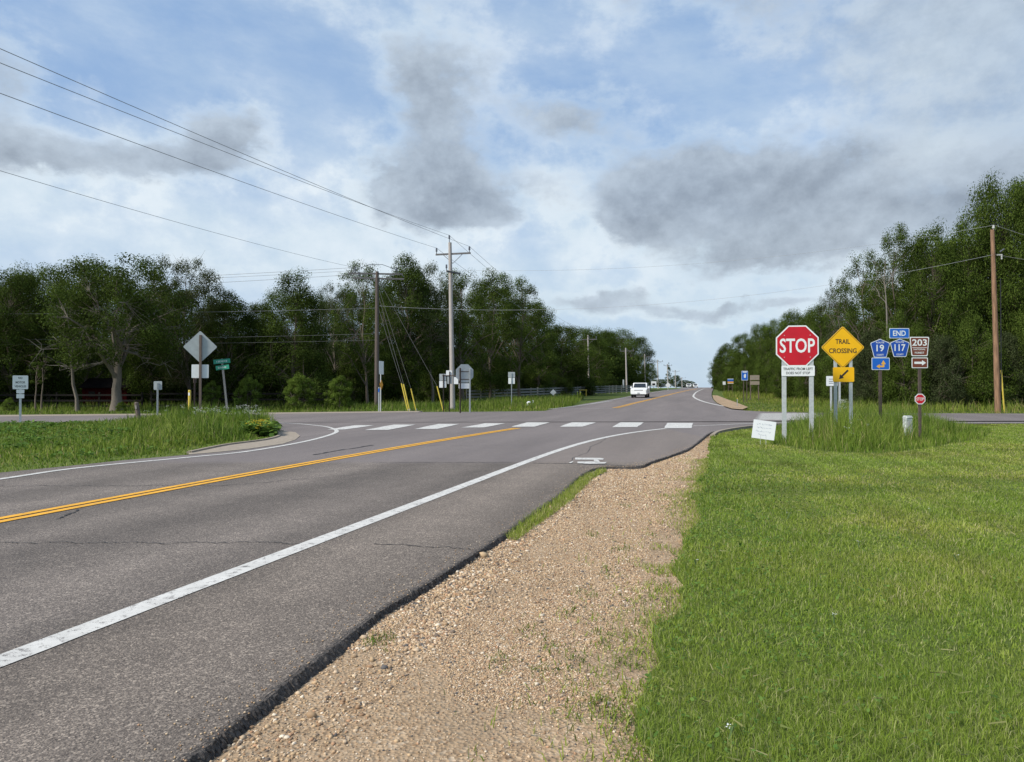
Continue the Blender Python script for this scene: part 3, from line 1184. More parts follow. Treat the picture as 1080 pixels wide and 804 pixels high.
def lawn_grass():
    rng = np.random.default_rng(11)
    bands = [(1.8, 4.2, 11000), (4.2, 7, 6000), (7, 11, 2900), (11, 18, 1300), (18, 34, 560)]
    P_, Hh, Ww = [], [], []
    xs = np.array([p[0] for p in lawn_region])
    for a, b, dens in bands:
        # area inside the cone
        q = np.stack([rng.uniform(0, 0.86 * b + 3, 40000), rng.uniform(a, b, 40000)], 1)
        k = inside(lawn_region, q[:, 0], q[:, 1]) & view_cone(q[:, 0], q[:, 1])
        area = (0.86 * b + 3) * (b - a) * k.mean()
        n = int(area * dens)
        pts = scatter(lawn_region, n, rng, a, b, lambda x, y: view_cone(x, y) & ~inside(tall_right, x, y))
        P_.append(pts)
        m = (a + b) / 2
        Ww.append(np.full(len(pts), 0.0030 * (m / 3.0) ** 0.80))
        Hh.append(np.full(len(pts), 0.040))
    pts = np.concatenate(P_)
    x, y = pts[:, 0], pts[:, 1]
    h = np.concatenate(Hh)
    w = np.concatenate(Ww)
    # longer tufts along the gravel, patches and mower swaths
    ed = edge_dist(grav_w[::4], x, y)
    h = h * (0.70 + 0.75 * vnoise(x * 1.3, y * 1.3, 3)) * np.where(ed < .9, 1.25, 1.0)
    sw = np.sin((np.hypot(x - 22, (y - 34) * 1.25)) * 2 * np.pi / 2.6 + 1.4 * vnoise(x * .5, y * .5, 9))
    far = np.clip((y - 5) / 6, 0, 1)
    pat = vnoise(x * .45, y * .45, 5) * .6 + vnoise(x * 2.1, y * 2.1, 6) * .4
    dry = np.clip((pat - .42) * 2.4 + sw * .14 * far + .12, 0, 1)
    fresh = np.clip(1 - ed / 1.6, 0, 1)
    dry = dry * (1 - .7 * fresh)
    tm = np.stack([0.85 + .34 * dry, 0.95 + .14 * dry, 0.86 + .40 * dry], 1)
    c = x - .19 * y + .5 * vnoise(x * .3, y * .18, 79)
    sw2 = np.sin(2 * np.pi * c / 1.15) * .6 + .4 * np.sin(2 * np.pi * c / .47 + 1)
    band = (1 + (.05 * sw * far + .15 * sw2 * np.clip((x - 2.2) / 2.5, .15, 1)) * (.4 + vnoise(x * .4, y * .25, 77))) * (1 - .30 * np.clip((vnoise(x * .55 + 3, y * .8, 78) - .6) * 4, 0, 1) * np.clip((y - 6) / 6, 0, 1))
    tm = tm * band[:, None]
    grass('lawn_grass', pts, h, w, 0.85, 'lawn', seed=12, z0=-0.045, tint_mul=tm)['kind'] = 'stuff'
    # cut blades lying on top
    n = 1500
    c = scatter(lawn_region, n, rng, 2.0, 22, lambda x, y: view_cone(x, y) & ~inside(tall_right, x, y) & (rng.uniform(0, 1, len(x)) < (3.0 / np.maximum(y, 3)) ** .8) & (vnoise(x * .6, y * .6, 21) + .2 * np.sin(np.hypot(x - 22, (y - 34) * 1.25) * 2.4) > .42))
    L = rng.uniform(.02, .06, len(c)) * (1 + c[:, 1] / 14)
    a = rng.uniform(0, 2 * np.pi, len(c))
    wd = .0026 * (c[:, 1] / 3) ** .7 + .0008
    ux, uy = np.cos(a), np.sin(a)
    z = rng.uniform(.0, .035, len(c))
    V = np.empty((len(c), 4, 3))
    for i, (s, t) in enumerate(((-1, -1), (1, -1), (1, 1), (-1, 1))):
        V[:, i] = np.stack([c[:, 0] + ux * L / 2 * s - uy * wd / 2 * t, c[:, 1] + uy * L / 2 * s + ux * wd / 2 * t, z + s * rng.uniform(0, .012, len(c))], 1)
    T = np.array([(0.25, 0.255, 0.095), (0.31, 0.295, 0.14), (0.19, 0.23, 0.065)])[rng.integers(0, 3, len(c))]
    np_mesh('grass_clippings', V.reshape(-1, 3), np.arange(len(c) * 4), np.full(len(c), 4), np.repeat(T, 4, 0), 'grass_blades')['kind'] = 'stuff'
    # clover and broad leaves near the gravel
    n = 1500
    c = scatter(lawn_region, n, rng, 1.9, 14, lambda x, y: view_cone(x, y) & (rng.uniform(0, 1, len(x)) < np.exp(-edge_dist(grav_w[::4], x, y) / 0.7) + .05 * (vnoise(x * 2, y * 2, 33) > .55)))
    leaf_scatter('clover', c, 0.017, 0.0, 0.05, [(0.085, 0.160, 0.030), (0.11, 0.19, 0.038), (0.14, 0.225, 0.045)], rng, 3)


def leaf_scatter(name, c, size, z0, z1, cols, rng, per):
    """little groups of rounded leaves"""
    n = len(c) * per
    cx = np.repeat(c[:, 0], per) + rng.normal(0, size * .9, n)
    cy = np.repeat(c[:, 1], per) + rng.normal(0, size * .9, n)
    sc = size * rng.uniform(.6, 1.4, n) * (1 + np.repeat(c[:, 1], per) / 18)
    z = rng.uniform(z0, z1, n)
    a = rng.uniform(0, 2 * np.pi, n)
    tx, ty = rng.normal(0, .35, n), rng.normal(0, .35, n)
    V = np.empty((n, 6, 3))
    for i, (u, v) in enumerate(((-1, 0), (-.45, -.55), (.5, -.5), (1, 0), (.5, .5), (-.45, .55))):
        ex = np.cos(a) * u - np.sin(a) * v
        ey = np.sin(a) * u + np.cos(a) * v
        V[:, i] = np.stack([cx + ex * sc * .5, cy + ey * sc * .5, z + (ex * tx + ey * ty) * sc * .5], 1)
    T = np.array(cols)[rng.integers(0, len(cols), n)] * rng.uniform(.8, 1.2, (n, 1))
    o = np_mesh(name, V.reshape(-1, 3), np.arange(n * 6), np.full(n, 6), np.repeat(T, 6, 0), 'grass_blades')
    o['kind'] = 'stuff'
    return o


lawn_grass()


def wild_grass():
    rng = np.random.default_rng(21)
    # round the stop sign
    pts = scatter(tall_right, 30000, rng)
    x, y = pts[:, 0], pts[:, 1]
    e = np.clip(edge_dist(tall_right, x, y) - .7 * vnoise(x * 1.6, y * 1.6, 71), 0, 9)
    h = (0.17 + 0.55 * np.clip(e / 1.8, 0, 1)) * (0.72 + .55 * vnoise(x * .9, y * .9, 4))
    # it stays lower at the kerb by the board and towards the road
    h *= np.clip((x - 6.55) / 1.0, .35, 1) * np.where(y > 27, .72, 1)
    pat = vnoise(x * .5, y * .5, 8)
    tm = np.stack([1.0 + .5 * pat, 1.08 + .28 * pat, 1.0 + .4 * pat], 1)
    grass('tall_grass', pts, h, 0.013, 0.42, 'tall', seed=22, tint_mul=tm)['kind'] = 'stuff'
    # verge on the left, between the two roads
    lv = left_verge
    n = 60000
    pts = scatter(lv, n, rng, 8, 40, lambda x, y: (x > -32) & (np.abs(x) < .86 * y + 2) & (rng.uniform(0, 1, len(x)) < (14 / np.maximum(y, 10)) ** .5))
    x, y = pts[:, 0], pts[:, 1]
    pxp = 540 + x / y * F
    e = edge_dist(left_verge[len(low_left) - 1:], x, y)
    h = 0.07 + (0.05 + .10 * np.clip((pxp - 60) / 80, 0, 1)) * np.clip((e - .5) / 2.0, 0, 1) * (0.5 + vnoise(x * .7, y * .7, 14))
    clump = np.clip((pxp - 120) / 85, 0, 1) * np.clip((302 - pxp) / 22, 0, 1) * np.clip((e - .55) / 1.3, 0, 1)
    h = h + 0.45 * clump * (0.55 + .7 * vnoise(x * .8, y * .8, 15))
    pat = vnoise(x * .45, y * .45, 18)
    tm = np.stack([1.0 + .5 * pat, 1.08 + .25 * pat, 1.0 + .35 * pat], 1)
    grass('verge_grass', pts, h, 0.012 + .0006 * y, 0.5, 'tall', seed=23, tint_mul=tm)['kind'] = 'stuff'
    # broad-leaved plants low in that verge
    c = scatter(lv, 2600, rng, 10, 32, lambda x, y: (x > -26) & (540 + x / y * F < 230) & (edge_dist(left_verge[len(low_left) - 1:], x, y) > .9) & (vnoise(x * .8, y * .8, 51) > .4))
    leaf_scatter('verge_weeds', c, 0.045, .04, .16, [(0.10, 0.185, 0.030), (0.13, 0.215, 0.04), (0.085, 0.15, 0.025)], rng, 4)
    # far verges beyond the side road
    strip = [Vector(p[:2]) + Vector((0, .25)) for p in P((570, 433.3), (500, 434.0), (445, 434.3))] + [Vector(p[:2]) + Vector((0, 3.1)) for p in P((440, 434.7), (263, 436.8), (0, 439.2))]
    strip += [Vector((-62, 46)), Vector((-62, 58)), Vector((-6, 66)), Vector((2, 92)), Vector((9, 92)), Vector(at(604, 428.4)[:2])]
    pts = scatter(strip, 42000, rng)
    x, y = pts[:, 0], pts[:, 1]
    e = edge_dist(strip[:7], x, y)
    h = 0.14 + 0.40 * np.clip((e - 1.2) / 5.0, 0, 1) * (0.5 + .8 * vnoise(x * .4, y * .4, 24))
    pat = vnoise(x * .2, y * .25, 28)
    tm = np.stack([.9 + .6 * pat, .95 + .35 * pat, .9 + .5 * pat], 1)
    grass('far_verge_grass', pts, h, 0.035, 0.4, 'tall', seed=24, tint_mul=tm)['kind'] = 'stuff'
    strip = [p + Vector((0, .3)) for p in up_right] + [Vector(p[:2]) for p in P((789, 430.0), (776, 424.8), (765, 420.6))] + [spot(762, 120).xy, spot(800, 112).xy, spot(900, 72).xy, spot(1080, 62).xy, Vector((75, 62))]
    pts = scatter(strip, 40000, rng)
    x, y = pts[:, 0], pts[:, 1]
    e = edge_dist(strip[:8], x, y)
    h = 0.10 + 0.48 * np.clip((e - 2.0) / 6.0, 0, 1) * (0.5 + .8 * vnoise(x * .4, y * .4, 34))
    pat = vnoise(x * .18, y * .3, 38)
    tm = np.stack([1.05 + .75 * pat, 1.0 + .4 * pat, .95 + .7 * pat], 1)
    grass('far_verge_grass', pts, h, 0.035, 0.4, 'tall', seed=25, tint_mul=tm)['kind'] = 'stuff'
    # the tuft that grows in the joint between asphalt and gravel
    tuft = [Vector(p[:2]) for p in P((534, 564), (560, 541), (590, 522), (612, 503), (634, 494), (640, 495), (625, 503), (600, 528), (575, 545), (545, 566))]
    pts = scatter(tuft, 5200, rng)
    grass('joint_grass', pts, 0.075, 0.006, 0.8, 'lawn', seed=26, z0=-.052)['kind'] = 'stuff'
    # weeds in the gravel
    seeds = [(400, 668), (640, 668), (585, 675), (575, 700), (560, 660), (665, 690), (650, 740), (700, 610), (610, 690), (690, 620), (625, 735), (690, 560), (720, 560), (640, 600), (660, 530), (600, 640), (735, 520), (700, 745), (670, 790), (680, 770), (620, 620), (530, 690), (660, 755), (700, 520), (690, 650), (625, 560), (655, 575)]
    q = []
    for s in seeds:
        c = at(*s)
        k = 40 if s != (400, 668) else 120
        q.append(np.stack([rng.normal(c.x, .05, k), rng.normal(c.y, .09, k)], 1))
    grass('gravel_weeds', np.concatenate(q), 0.028, 0.006, 1.1, 'tall', seed=27, z0=-.046)['kind'] = 'stuff'
    # thin grass creeping from the lawn into the gravel
    ed = scatter(gravel_region, 9000, rng, 2.2, 17, lambda x, y: rng.uniform(0, 1, len(x)) < np.exp(-edge_dist(grav_w[::4], x, y) / .17) * (vnoise(x * 3, y * 3, 61) > .35))
    grass('creeping_grass', ed, 0.045, 0.006, 1.0, 'lawn', seed=28, z0=-.048)['kind'] = 'stuff'


wild_grass()


def flowers():
    """white umbels over the left verge, the yellow clump at the kerb nose, white specks right"""
    def heads(name, spots_, zlo, zhi, size, m, label=None):
        mb = MB()
        for x, y in spots_:
            z = random.uniform(zlo, zhi)
            mb.tube([(x, y, -.03), (x + random.uniform(-.04, .04), y, z)], .006, 'stem_green', 4, False)
            for _ in range(7):
                a, b, c = (random.gauss(0, size), random.gauss(0, size), random.gauss(0, size * .4))
                s = size * random.uniform(.35, .7)
                th = random.uniform(0, 3.1)
                cx, sx = math.cos(th) * s, math.sin(th) * s
                mb.add([(x + a + cx, y + b + sx, z + c), (x + a - sx, y + b + cx, z + c + .3 * s), (x + a - cx, y + b - sx, z + c), (x + a + sx, y + b - cx, z + c + .3 * s)], [(0, 1, 2, 3)], m)
        o = mb.build(name)
        o['kind'] = 'stuff'
    mat('stem_green', (0.07, 0.12, 0.03), 0.7)
    rnd = random.Random(5)
    sp = []
    for _ in range(60):
        px = rnd.uniform(205, 274) if rnd.random() < .8 else rnd.uniform(150, 274)
        Y = rnd.uniform(27, 31)
        p = spot(px, Y)
        sp.append((p.x, p.y))
    heads('white_umbel_flowers', sp, .58, .88, .055, 'petal_white')
    sp = []
    for _ in range(70):
        Y = rnd.uniform(23.6, 26.4)
        p = spot(rnd.uniform(258, 289), Y)
        sp.append((p.x, p.y))
    heads('yellow_flowers', sp, .16, .44, .06, 'petal_yellow')
    sp = []
    for _ in range(26):
        p = spot(rnd.uniform(885, 893), rnd.uniform(33.4, 34.6))
        sp.append((p.x, p.y))
    heads('white_blossoms', sp, .55, 1.05, .05, 'petal_white')
    sp = [tuple(spot(*q)[:2]) for q in ((915, 20.6), (919, 21), (898, 19.6), (893, 19.3), (897, 19.9), (857, 22), (905, 22.5))]
    heads('white_umbel_flowers', sp, .35, .62, .04, 'petal_white')
    sp = [tuple(at(*q)[:2]) for q in ((932, 513), (768, 777), (917, 513.5), (958, 476), (735, 595), (880, 655), (1010, 590), (830, 545), (980, 540), (905, 575))]
    heads('white_clover_flowers', sp, .035, .055, .008, 'petal_white')
    # goldenrod-like leaves round the yellow clump
    rng = np.random.default_rng(3)
    c = np.stack([rng.uniform(-8.9, -7.7, 260), rng.uniform(23.6, 26.6, 260)], 1)
    c[:, 0] = (rng.uniform(258, 290, 260) - 540) / F * c[:, 1]
    leaf_scatter('flower_leaves', c, .09, .05, .36, [(0.09, 0.16, 0.03), (0.12, 0.20, 0.035)], rng, 5)


flowers()


# ---- loose stones of the gravel shoulder
def gravel_stones():
    rng = np.random.default_rng(31)
    ico = []
    t = (1 + 5 ** .5) / 2
    for a, b in ((-1, t), (1, t), (-1, -t), (1, -t)):
        ico.append((a, b, 0))
    for a, b in ((-1, t), (1, t), (-1, -t), (1, -t)):
        ico.append((0, a, b))
    for a, b in ((-1, t), (1, t), (-1, -t), (1, -t)):
        ico.append((b, 0, a))
    ico = np.array([(-1, t, 0), (1, t, 0), (-1, -t, 0), (1, -t, 0), (0, -1, t), (0, 1, t), (0, -1, -t), (0, 1, -t), (t, 0, -1), (t, 0, 1), (-t, 0, -1), (-t, 0, 1)]) / 1.9
    fi = np.array([(0, 11, 5), (0, 5, 1), (0, 1, 7), (0, 7, 10), (0, 10, 11), (1, 5, 9), (5, 11, 4), (11, 10, 2), (10, 7, 6), (7, 1, 8), (3, 9, 4), (3, 4, 2), (3, 2, 6), (3, 6, 8), (3, 8, 9), (4, 9, 5), (2, 4, 11), (6, 2, 10), (8, 6, 7), (9, 8, 1)])
    octv = np.array([(1, 0, 0), (-1, 0, 0), (0, 1, 0), (0, -1, 0), (0, 0, 1), (0, 0, -1)], float)
    octf = np.array([(0, 2, 4), (2, 1, 4), (1, 3, 4), (3, 0, 4), (2, 0, 5), (1, 2, 5), (3, 1, 5), (0, 3, 5)])
    pal = np.array([(0.46, 0.325, 0.190), (0.37, 0.250, 0.145), (0.55, 0.415, 0.275), (0.29, 0.18, 0.102), (0.64, 0.54, 0.41), (0.18, 0.135, 0.10), (0.10, 0.092, 0.088), (0.44, 0.26, 0.15)])
    wt = np.array([5, 4, 4, 2, 1.6, 1.6, .9, 1.2])

    def bunch(n, a, b, base, faces, sz):
        # fewer stones where wheels and feet have left bare dirt
        pts = scatter(gravel_region, n, rng, a, b, lambda x, y: (rng.uniform(0, 1, len(x)) < .22 + 1.25 * np.clip(vnoise(x * 1.1, y * .7, 41) * .6 + vnoise(x * 3.1, y * 2.3, 42) * .4 - .18, 0, 1)) & ~((y < 4.4) & (vnoise(x * 1.3 + 4, y * 1.3, 44) > .36) & (rng.uniform(0, 1, len(x)) < .88)) & ~((edge_dist(grav_w[::6], x, y) < .28 * (.4 + vnoise(x * .8, y * .8, 45))) & (rng.uniform(0, 1, len(x)) < .7)))
        n = len(pts)
        s = sz * np.exp(rng.normal(0, .38, n))
        s *= np.where(edge_dist(edge_fine[:400:4], pts[:, 0], pts[:, 1]) < .16, 1.6, 1)
        sc = np.stack([s * rng.uniform(.7, 1.3, n), s * rng.uniform(.7, 1.3, n), s * rng.uniform(.45, .85, n)], 1)
        th = rng.uniform(0, 2 * np.pi, n)
        B = base[None] * (1 + rng.normal(0, .16, (n, len(base), 1)))
        B = B * sc[:, None, :]
        c, s_ = np.cos(th)[:, None], np.sin(th)[:, None]
        V = np.empty_like(B)
        V[..., 0] = B[..., 0] * c - B[..., 1] * s_ + pts[:, 0:1]
        V[..., 1] = B[..., 0] * s_ + B[..., 1] * c + pts[:, 1:2]
        V[..., 2] = B[..., 2] + (-.048 + sc[:, 2:3] * .35)
        nb = len(base)
        F = (np.arange(n)[:, None, None] * nb + faces[None]).reshape(-1)
        T = pal[rng.choice(len(pal), n, p=wt / wt.sum())] * rng.uniform(.8, 1.18, (n, 1))
        return V.reshape(-1, 3), F, np.repeat(T, nb, 0)
    parts = [bunch(42000, 2.2, 5.2, ico, fi, .0036), bunch(42000, 5.2, 9.5, ico, fi, .0046), bunch(44000, 9.5, 27, octv, octf, .0075)]
    spill = spline(edge_w, 20)
    q = []
    for p in spill:
        if 2.2 < p.y < 20:
            for _ in range(5):
                q.append((p.x - abs(random.gauss(0, .16)) - .01, p.y + random.uniform(-.15, .15)))
    q = np.array(q)
    n = len(q)
    B = octv[None] * (1 + rng.normal(0, .16, (n, 6, 1))) * (rng.uniform(.003, .0075, (n, 1, 1)) * np.array([1, 1, .7])) 
    V = B + np.stack([q[:, 0], q[:, 1], np.full(n, .006)], 1)[:, None, :]
    T = pal[rng.choice(len(pal), n, p=wt / wt.sum())]
    parts.append((V.reshape(-1, 3), (np.arange(n)[:, None, None] * 6 + octf[None]).reshape(-1), np.repeat(T, 6, 0)))
    off = 0
    VV, FF, TT = [], [], []
    for v, f, t_ in parts:
        VV.append(v); FF.append(f + off); TT.append(t_)
        off += len(v)
    V, Fc, T = np.concatenate(VV), np.concatenate(FF), np.concatenate(TT)
    np_mesh('gravel', V, Fc, np.full(len(Fc) // 3, 3), T, 'pebbles')['kind'] = 'stuff'


gravel_stones()

# ================================================================== trees
def limb_pts(a, b, rng, n=6, sag=0.0, wob=0.06):
    a, b = np.array(a, float), np.array(b, float)
    L = np.linalg.norm(b - a)
    out = []
    for i in range(n):
        t = i / (n - 1)
        p = a + (b - a) * t
        p[2] += -sag * L * math.sin(math.pi * t) + (0.16 * L * math.sin(math.pi * t) if sag == 0 else 0)
        if 0 < i < n - 1:
            p += rng.normal(0, wob * L, 3) * .5
        out.append(tuple(p))
    return out


LEAF_PAL = {
    'deep': [(0.040, 0.062, 0.011), (0.056, 0.084, 0.014), (0.076, 0.108, 0.020)],
    'mid': [(0.048, 0.075, 0.012), (0.068, 0.102, 0.017), (0.094, 0.132, 0.024)],
    'fresh': [(0.052, 0.083, 0.013), (0.076, 0.115, 0.019), (0.108, 0.150, 0.028)],
    'olive': [(0.046, 0.058, 0.018), (0.066, 0.080, 0.026), (0.092, 0.104, 0.038)],
    'grey': [(0.042, 0.058, 0.020), (0.064, 0.084, 0.032), (0.096, 0.115, 0.050)],
    'shrub': [(0.085, 0.135, 0.018), (0.115, 0.170, 0.026), (0.150, 0.205, 0.038)],
}


def env(shape, t):
    if shape == 'round':
        return math.sin(math.pi * (0.10 + 0.83 * t)) ** 0.65
    if shape == 'oval':
        return math.sin(math.pi * (0.14 + 0.80 * t)) ** 0.8
    if shape == 'cone':
        return (1 - t) ** 0.75 * 1.0 + .06
    if shape == 'column':
        return (0.75 + .25 * math.sin(math.pi * t)) * (1 - t ** 5)
    if shape == 'bush':
        return max(0.05, 1 - t ** 2.2) ** .55
    if shape == 'vase':
        return 0.35 + 0.65 * math.sin(math.pi * min(1, .1 + .75 * t)) if t < .93 else .5
    if shape == 'spread':
        return math.sin(math.pi * (0.2 + 0.72 * t)) ** 0.5
    return 1


LEAF_K, LEAF_N = 0.74, 1.75


def make_tree(name, seed, H, Rr, base, shape, clumps, per, leaf, pal, barkm='bark', r0=None, limbs=12, top=0.9, bare=(), crad=0.2, gap=0.0, lean=0.0, twig_n=0, wob=.012):
    """tapered trunk with limbs that reach into leaf clumps; returns (trunk, crown) meshes carried by one Empty"""
    rng = np.random.default_rng(seed)
    root = bpy.data.objects.new(name, None)
    COL.objects.link(root)
    r0 = r0 or H * .017
    mb = MB()
    n = 9
    tp, tr = [], []
    wx, wy = 0.0, 0.0
    for i in range(n):
        t = i / (n - 1)
        tp.append((wx + lean * t * H, wy, t * H * top - .15 * (i == 0)))
        tr.append(r0 * (1.35 if i == 0 else (1 - .86 * t)))
        wx += rng.normal(0, H * wob)
        wy += rng.normal(0, H * wob)
    mb.tube(tp, tr, barkm, 9)
    tpa = np.array(tp)

    def on_trunk(z):
        f = np.clip((z) / (H * top), 0, 1) * (n - 1)
        i = min(int(f), n - 2)
        return tpa[i] + (tpa[i + 1] - tpa[i]) * (f - i), r0 * (1 - .86 * np.clip(z / (H * top), 0, 1))
    # clump centres inside an uneven envelope
    ph = rng.uniform(0, 6.28, 4)
    C, CR = [], []
    while len(C) < clumps:
        t = rng.uniform(0, 1)
        e = env(shape, t)
        if rng.uniform(0, 1) > e ** .8 + .08:
            continue
        a = rng.uniform(0, 2 * np.pi)
        lob = 1 + .16 * math.sin(2 * a + ph[0] + 3 * t) + .13 * math.sin(3 * a + ph[1] - 5 * t) + .09 * math.sin(5 * a + ph[2] + 9 * t)
        rad = e * Rr * lob * math.sqrt(rng.uniform(.18, 1.0))
        if gap and vnoise(np.array([a * 1.3 + seed]), np.array([t * 5.0]), seed)[0] < gap:
            continue
        z = H * (base + (1 - base) * t)
        ax, _ = on_trunk(z)
        C.append((ax[0] + math.cos(a) * rad, ax[1] + math.sin(a) * rad, z))
        CR.append(Rr * crad * rng.uniform(.55, 1.35))
    C, CR = np.array(C), np.array(CR)
    order = np.argsort(-np.hypot(C[:, 0], C[:, 1]))
    limb_nodes = []
    for k in order[:limbs]:
        c = C[k]
        zs = max(H * .12, min(c[2] - np.hypot(c[0], c[1]) * .75, H * .86))
        p, rr = on_trunk(zs)
        pts = limb_pts(p, c, rng)
        m = len(pts)
        mb.tube(pts, [rr * .55 * (1 - .85 * i / (m - 1)) for i in range(m)], barkm, 6)
        limb_nodes += [(np.array(q), rr * .45 * (1 - .85 * i / (m - 1))) for i, q in enumerate(pts)][1:]
    for k in order[limbs:]:
        c = C[k]
        if limb_nodes:
            dd = [np.linalg.norm(q - c) for q, _ in limb_nodes]
            j = int(np.argmin(dd))
            q, rr = limb_nodes[j]
            zs = min(c[2], H * .88)
            p, rt = on_trunk(zs * .85)
            if np.linalg.norm(p - c) < dd[j]:
                q, rr = p, rt * .4
            mb.tube([q, (q + c) / 2 + rng.normal(0, .08, 3), c], [max(rr * .6, .012), max(rr * .35, .010), .006], barkm, 4, False)
    for (t, a, L, droop, th) in bare:
        p, rr = on_trunk(t * H)
        q = np.array(p) + np.array((math.cos(a) * L, math.sin(a) * L, droop * L))
        pts = limb_pts(p, q, rng, 8, 0.0 if droop > -.1 else .08, .10)
        m = len(pts)
        mb.tube(pts, [th * (1 - .88 * i / (m - 1)) for i in range(m)], 'dead_wood', 6)
        for i in range(2, m):
            for _ in range(3):
                s = np.array(pts[i])
                d = rng.normal(0, .30 * L * .55, 3)
                e = s + d + np.array((math.cos(a), math.sin(a), .1)) * .12 * L
                mid = (s + e) / 2 + rng.normal(0, .04 * L, 3)
                mb.tube([s, mid, e], [th * .35 * (1 - .8 * i / m) + .008, .012, .005], 'dead_wood', 4, False)
    for _ in range(twig_n):
        k = rng.integers(0, len(C))
        d = rng.normal(0, 1, 3)
        d[2] = abs(d[2]) * 1.5 + .6
        d /= np.linalg.norm(d)
        L = min(rng.uniform(.5, 1.3) * CR[k] * 2.0, 1.5)
        mb.tube([C[k], C[k] + d * L * .5 + rng.normal(0, .06, 3), C[k] + d * L], [.022, .013, .005], 'dead_wood', 4, False)
    trunk = mb.build('trunk', root, True)
    # leaves
    cnt = np.maximum(4, (per * LEAF_N * (CR / CR.mean()) ** 2 * rng.uniform(.6, 1.4, len(C))).astype(int))
    idx = np.repeat(np.arange(len(C)), cnt)
    nl = len(idx)
    d = rng.normal(0, 1, (nl, 3))
    d /= np.linalg.norm(d, axis=1)[:, None]
    rad = CR[idx] * rng.uniform(.10, 1.0, nl) ** .55
    pos = C[idx] + d * rad[:, None] * np.array((1, 1, .72))
    pos[:, 2] = np.maximum(pos[:, 2], .05)
    nrm = d * 1.0 + rng.normal(0, .36, (nl, 3)) + np.array((0, 0, .45))
    nrm /= np.linalg.norm(nrm, axis=1)[:, None]
    tmp = rng.normal(0, 1, (nl, 3))
    u = np.cross(nrm, tmp)
    u /= np.linalg.norm(u, axis=1)[:, None]
    v = np.cross(nrm, u)
    s = leaf * LEAF_K * rng.uniform(.6, 1.45, nl)
    V = np.empty((nl, 4, 3))
    V[:, 0] = pos - u * s[:, None] * .55
    V[:, 1] = pos - v * s[:, None] * .34 + nrm * s[:, None] * .08
    V[:, 2] = pos + u * s[:, None] * .55
    V[:, 3] = pos + v * s[:, None] * .34 + nrm * s[:, None] * .08
    cols = np.array(LEAF_PAL[pal])
    ct = rng.uniform(.75, 1.25, len(C))
    T = cols[rng.integers(0, len(cols), nl)] * (ct[idx] * rng.uniform(.8, 1.2, nl))[:, None]
    np_mesh('crown', V.reshape(-1, 3), np.arange(nl * 4), np.full(nl, 4), np.repeat(T, 4, 0), 'leaves', root)
    root['proto_h'] = H
    root['proto_r'] = Rr
    return root


PI = math.pi
PROTO = {}


def protos():
    T = PROTO
    #                              seed  H   R   base shape   clumps per leaf pal
    T['dense'] = make_tree('leafy_tree', 101, 12, 4.6, .10, 'round', 230, 115, .18, 'deep', crad=.26)
    T['dense2'] = make_tree('leafy_tree', 102, 13, 4.2, .08, 'oval', 230, 115, .18, 'deep', gap=.05, crad=.26)
    T['round'] = make_tree('leafy_tree', 103, 12, 5.0, .14, 'spread', 220, 115, .18, 'mid', gap=.10, crad=.25)
    T['tall'] = make_tree('tall_tree', 104, 15, 4.2, .10, 'oval', 220, 100, .18, 'mid', gap=.12, r0=.2, crad=.25)
    T['airy'] = make_tree('airy_tree', 105, 15, 4.6, .30, 'vase', 170, 75, .16, 'grey', 'pale_bark', r0=.20, gap=.2, crad=.19, twig_n=50)
    T['airy2'] = make_tree('airy_tree', 106, 15, 4.2, .22, 'oval', 180, 80, .16, 'mid', 'bark', r0=.19, gap=.22, crad=.20, twig_n=24)
    T['willow'] = make_tree('upright_tree', 107, 12, 4.2, .16, 'vase', 240, 85, .15, 'olive', 'bark', gap=.08, crad=.18, twig_n=60)
    T['cone'] = make_tree('conical_tree', 108, 13, 4.4, .05, 'cone', 220, 110, .17, 'deep', crad=.24)
    T['dark_cone'] = make_tree('spruce_tree', 109, 14, 3.2, .05, 'cone', 130, 90, .16, 'deep')
    T['broad'] = make_tree('broadleaf_tree', 110, 14, 5.2, .05, 'round', 260, 120, .19, 'fresh', gap=.08, crad=.24)
    T['broad2'] = make_tree('broadleaf_tree', 111, 14, 4.8, .04, 'oval', 250, 120, .19, 'fresh', gap=.08, crad=.24)
    T['bushy'] = make_tree('bushy_tree', 112, 7, 4.2, .0, 'bush', 230, 110, .16, 'fresh', r0=.12, gap=.06, crad=.24)
    T['bushy2'] = make_tree('bushy_tree', 113, 7, 4.0, .0, 'bush', 230, 110, .16, 'grey', r0=.12, gap=.08, crad=.24)
    T['shrub'] = make_tree('shrub', 114, 2.4, 1.15, .04, 'bush', 90, 95, .085, 'shrub', r0=.04, crad=.24, limbs=8, top=.7)
    T['thicket'] = make_tree('bushy_tree', 115, 5, 3.6, .0, 'bush', 170, 90, .17, 'deep', r0=.10)


protos()
used = set()


def plant(kind, px, Y, top_py, width_px, label, group, name=None, cat='tree', rz=None, dz=0.0):
    """a tree whose foot stands at distance Y in column px, its top at row top_py"""
    src = PROTO[kind]
    p = spot(px, Y)
    H = zat(top_py, Y) - p.z
    Rr = S(width_px / 2, Y)
    if kind in used:
        o = copy_tree(src)
    else:
        o = src
        used.add(kind)
    o.location = (p.x, p.y, p.z - .08 + dz)
    o.rotation_euler = (0, 0, random.uniform(0, 6.28) if rz is None else rz)
    k = random.uniform(.94, 1.06)
    o.scale = (Rr / src['proto_r'] * k, Rr / src['proto_r'] / k, H / src['proto_h'] / 1.02)
    if name:
        o.name = name
    tag(o, label, cat, group)
    return o


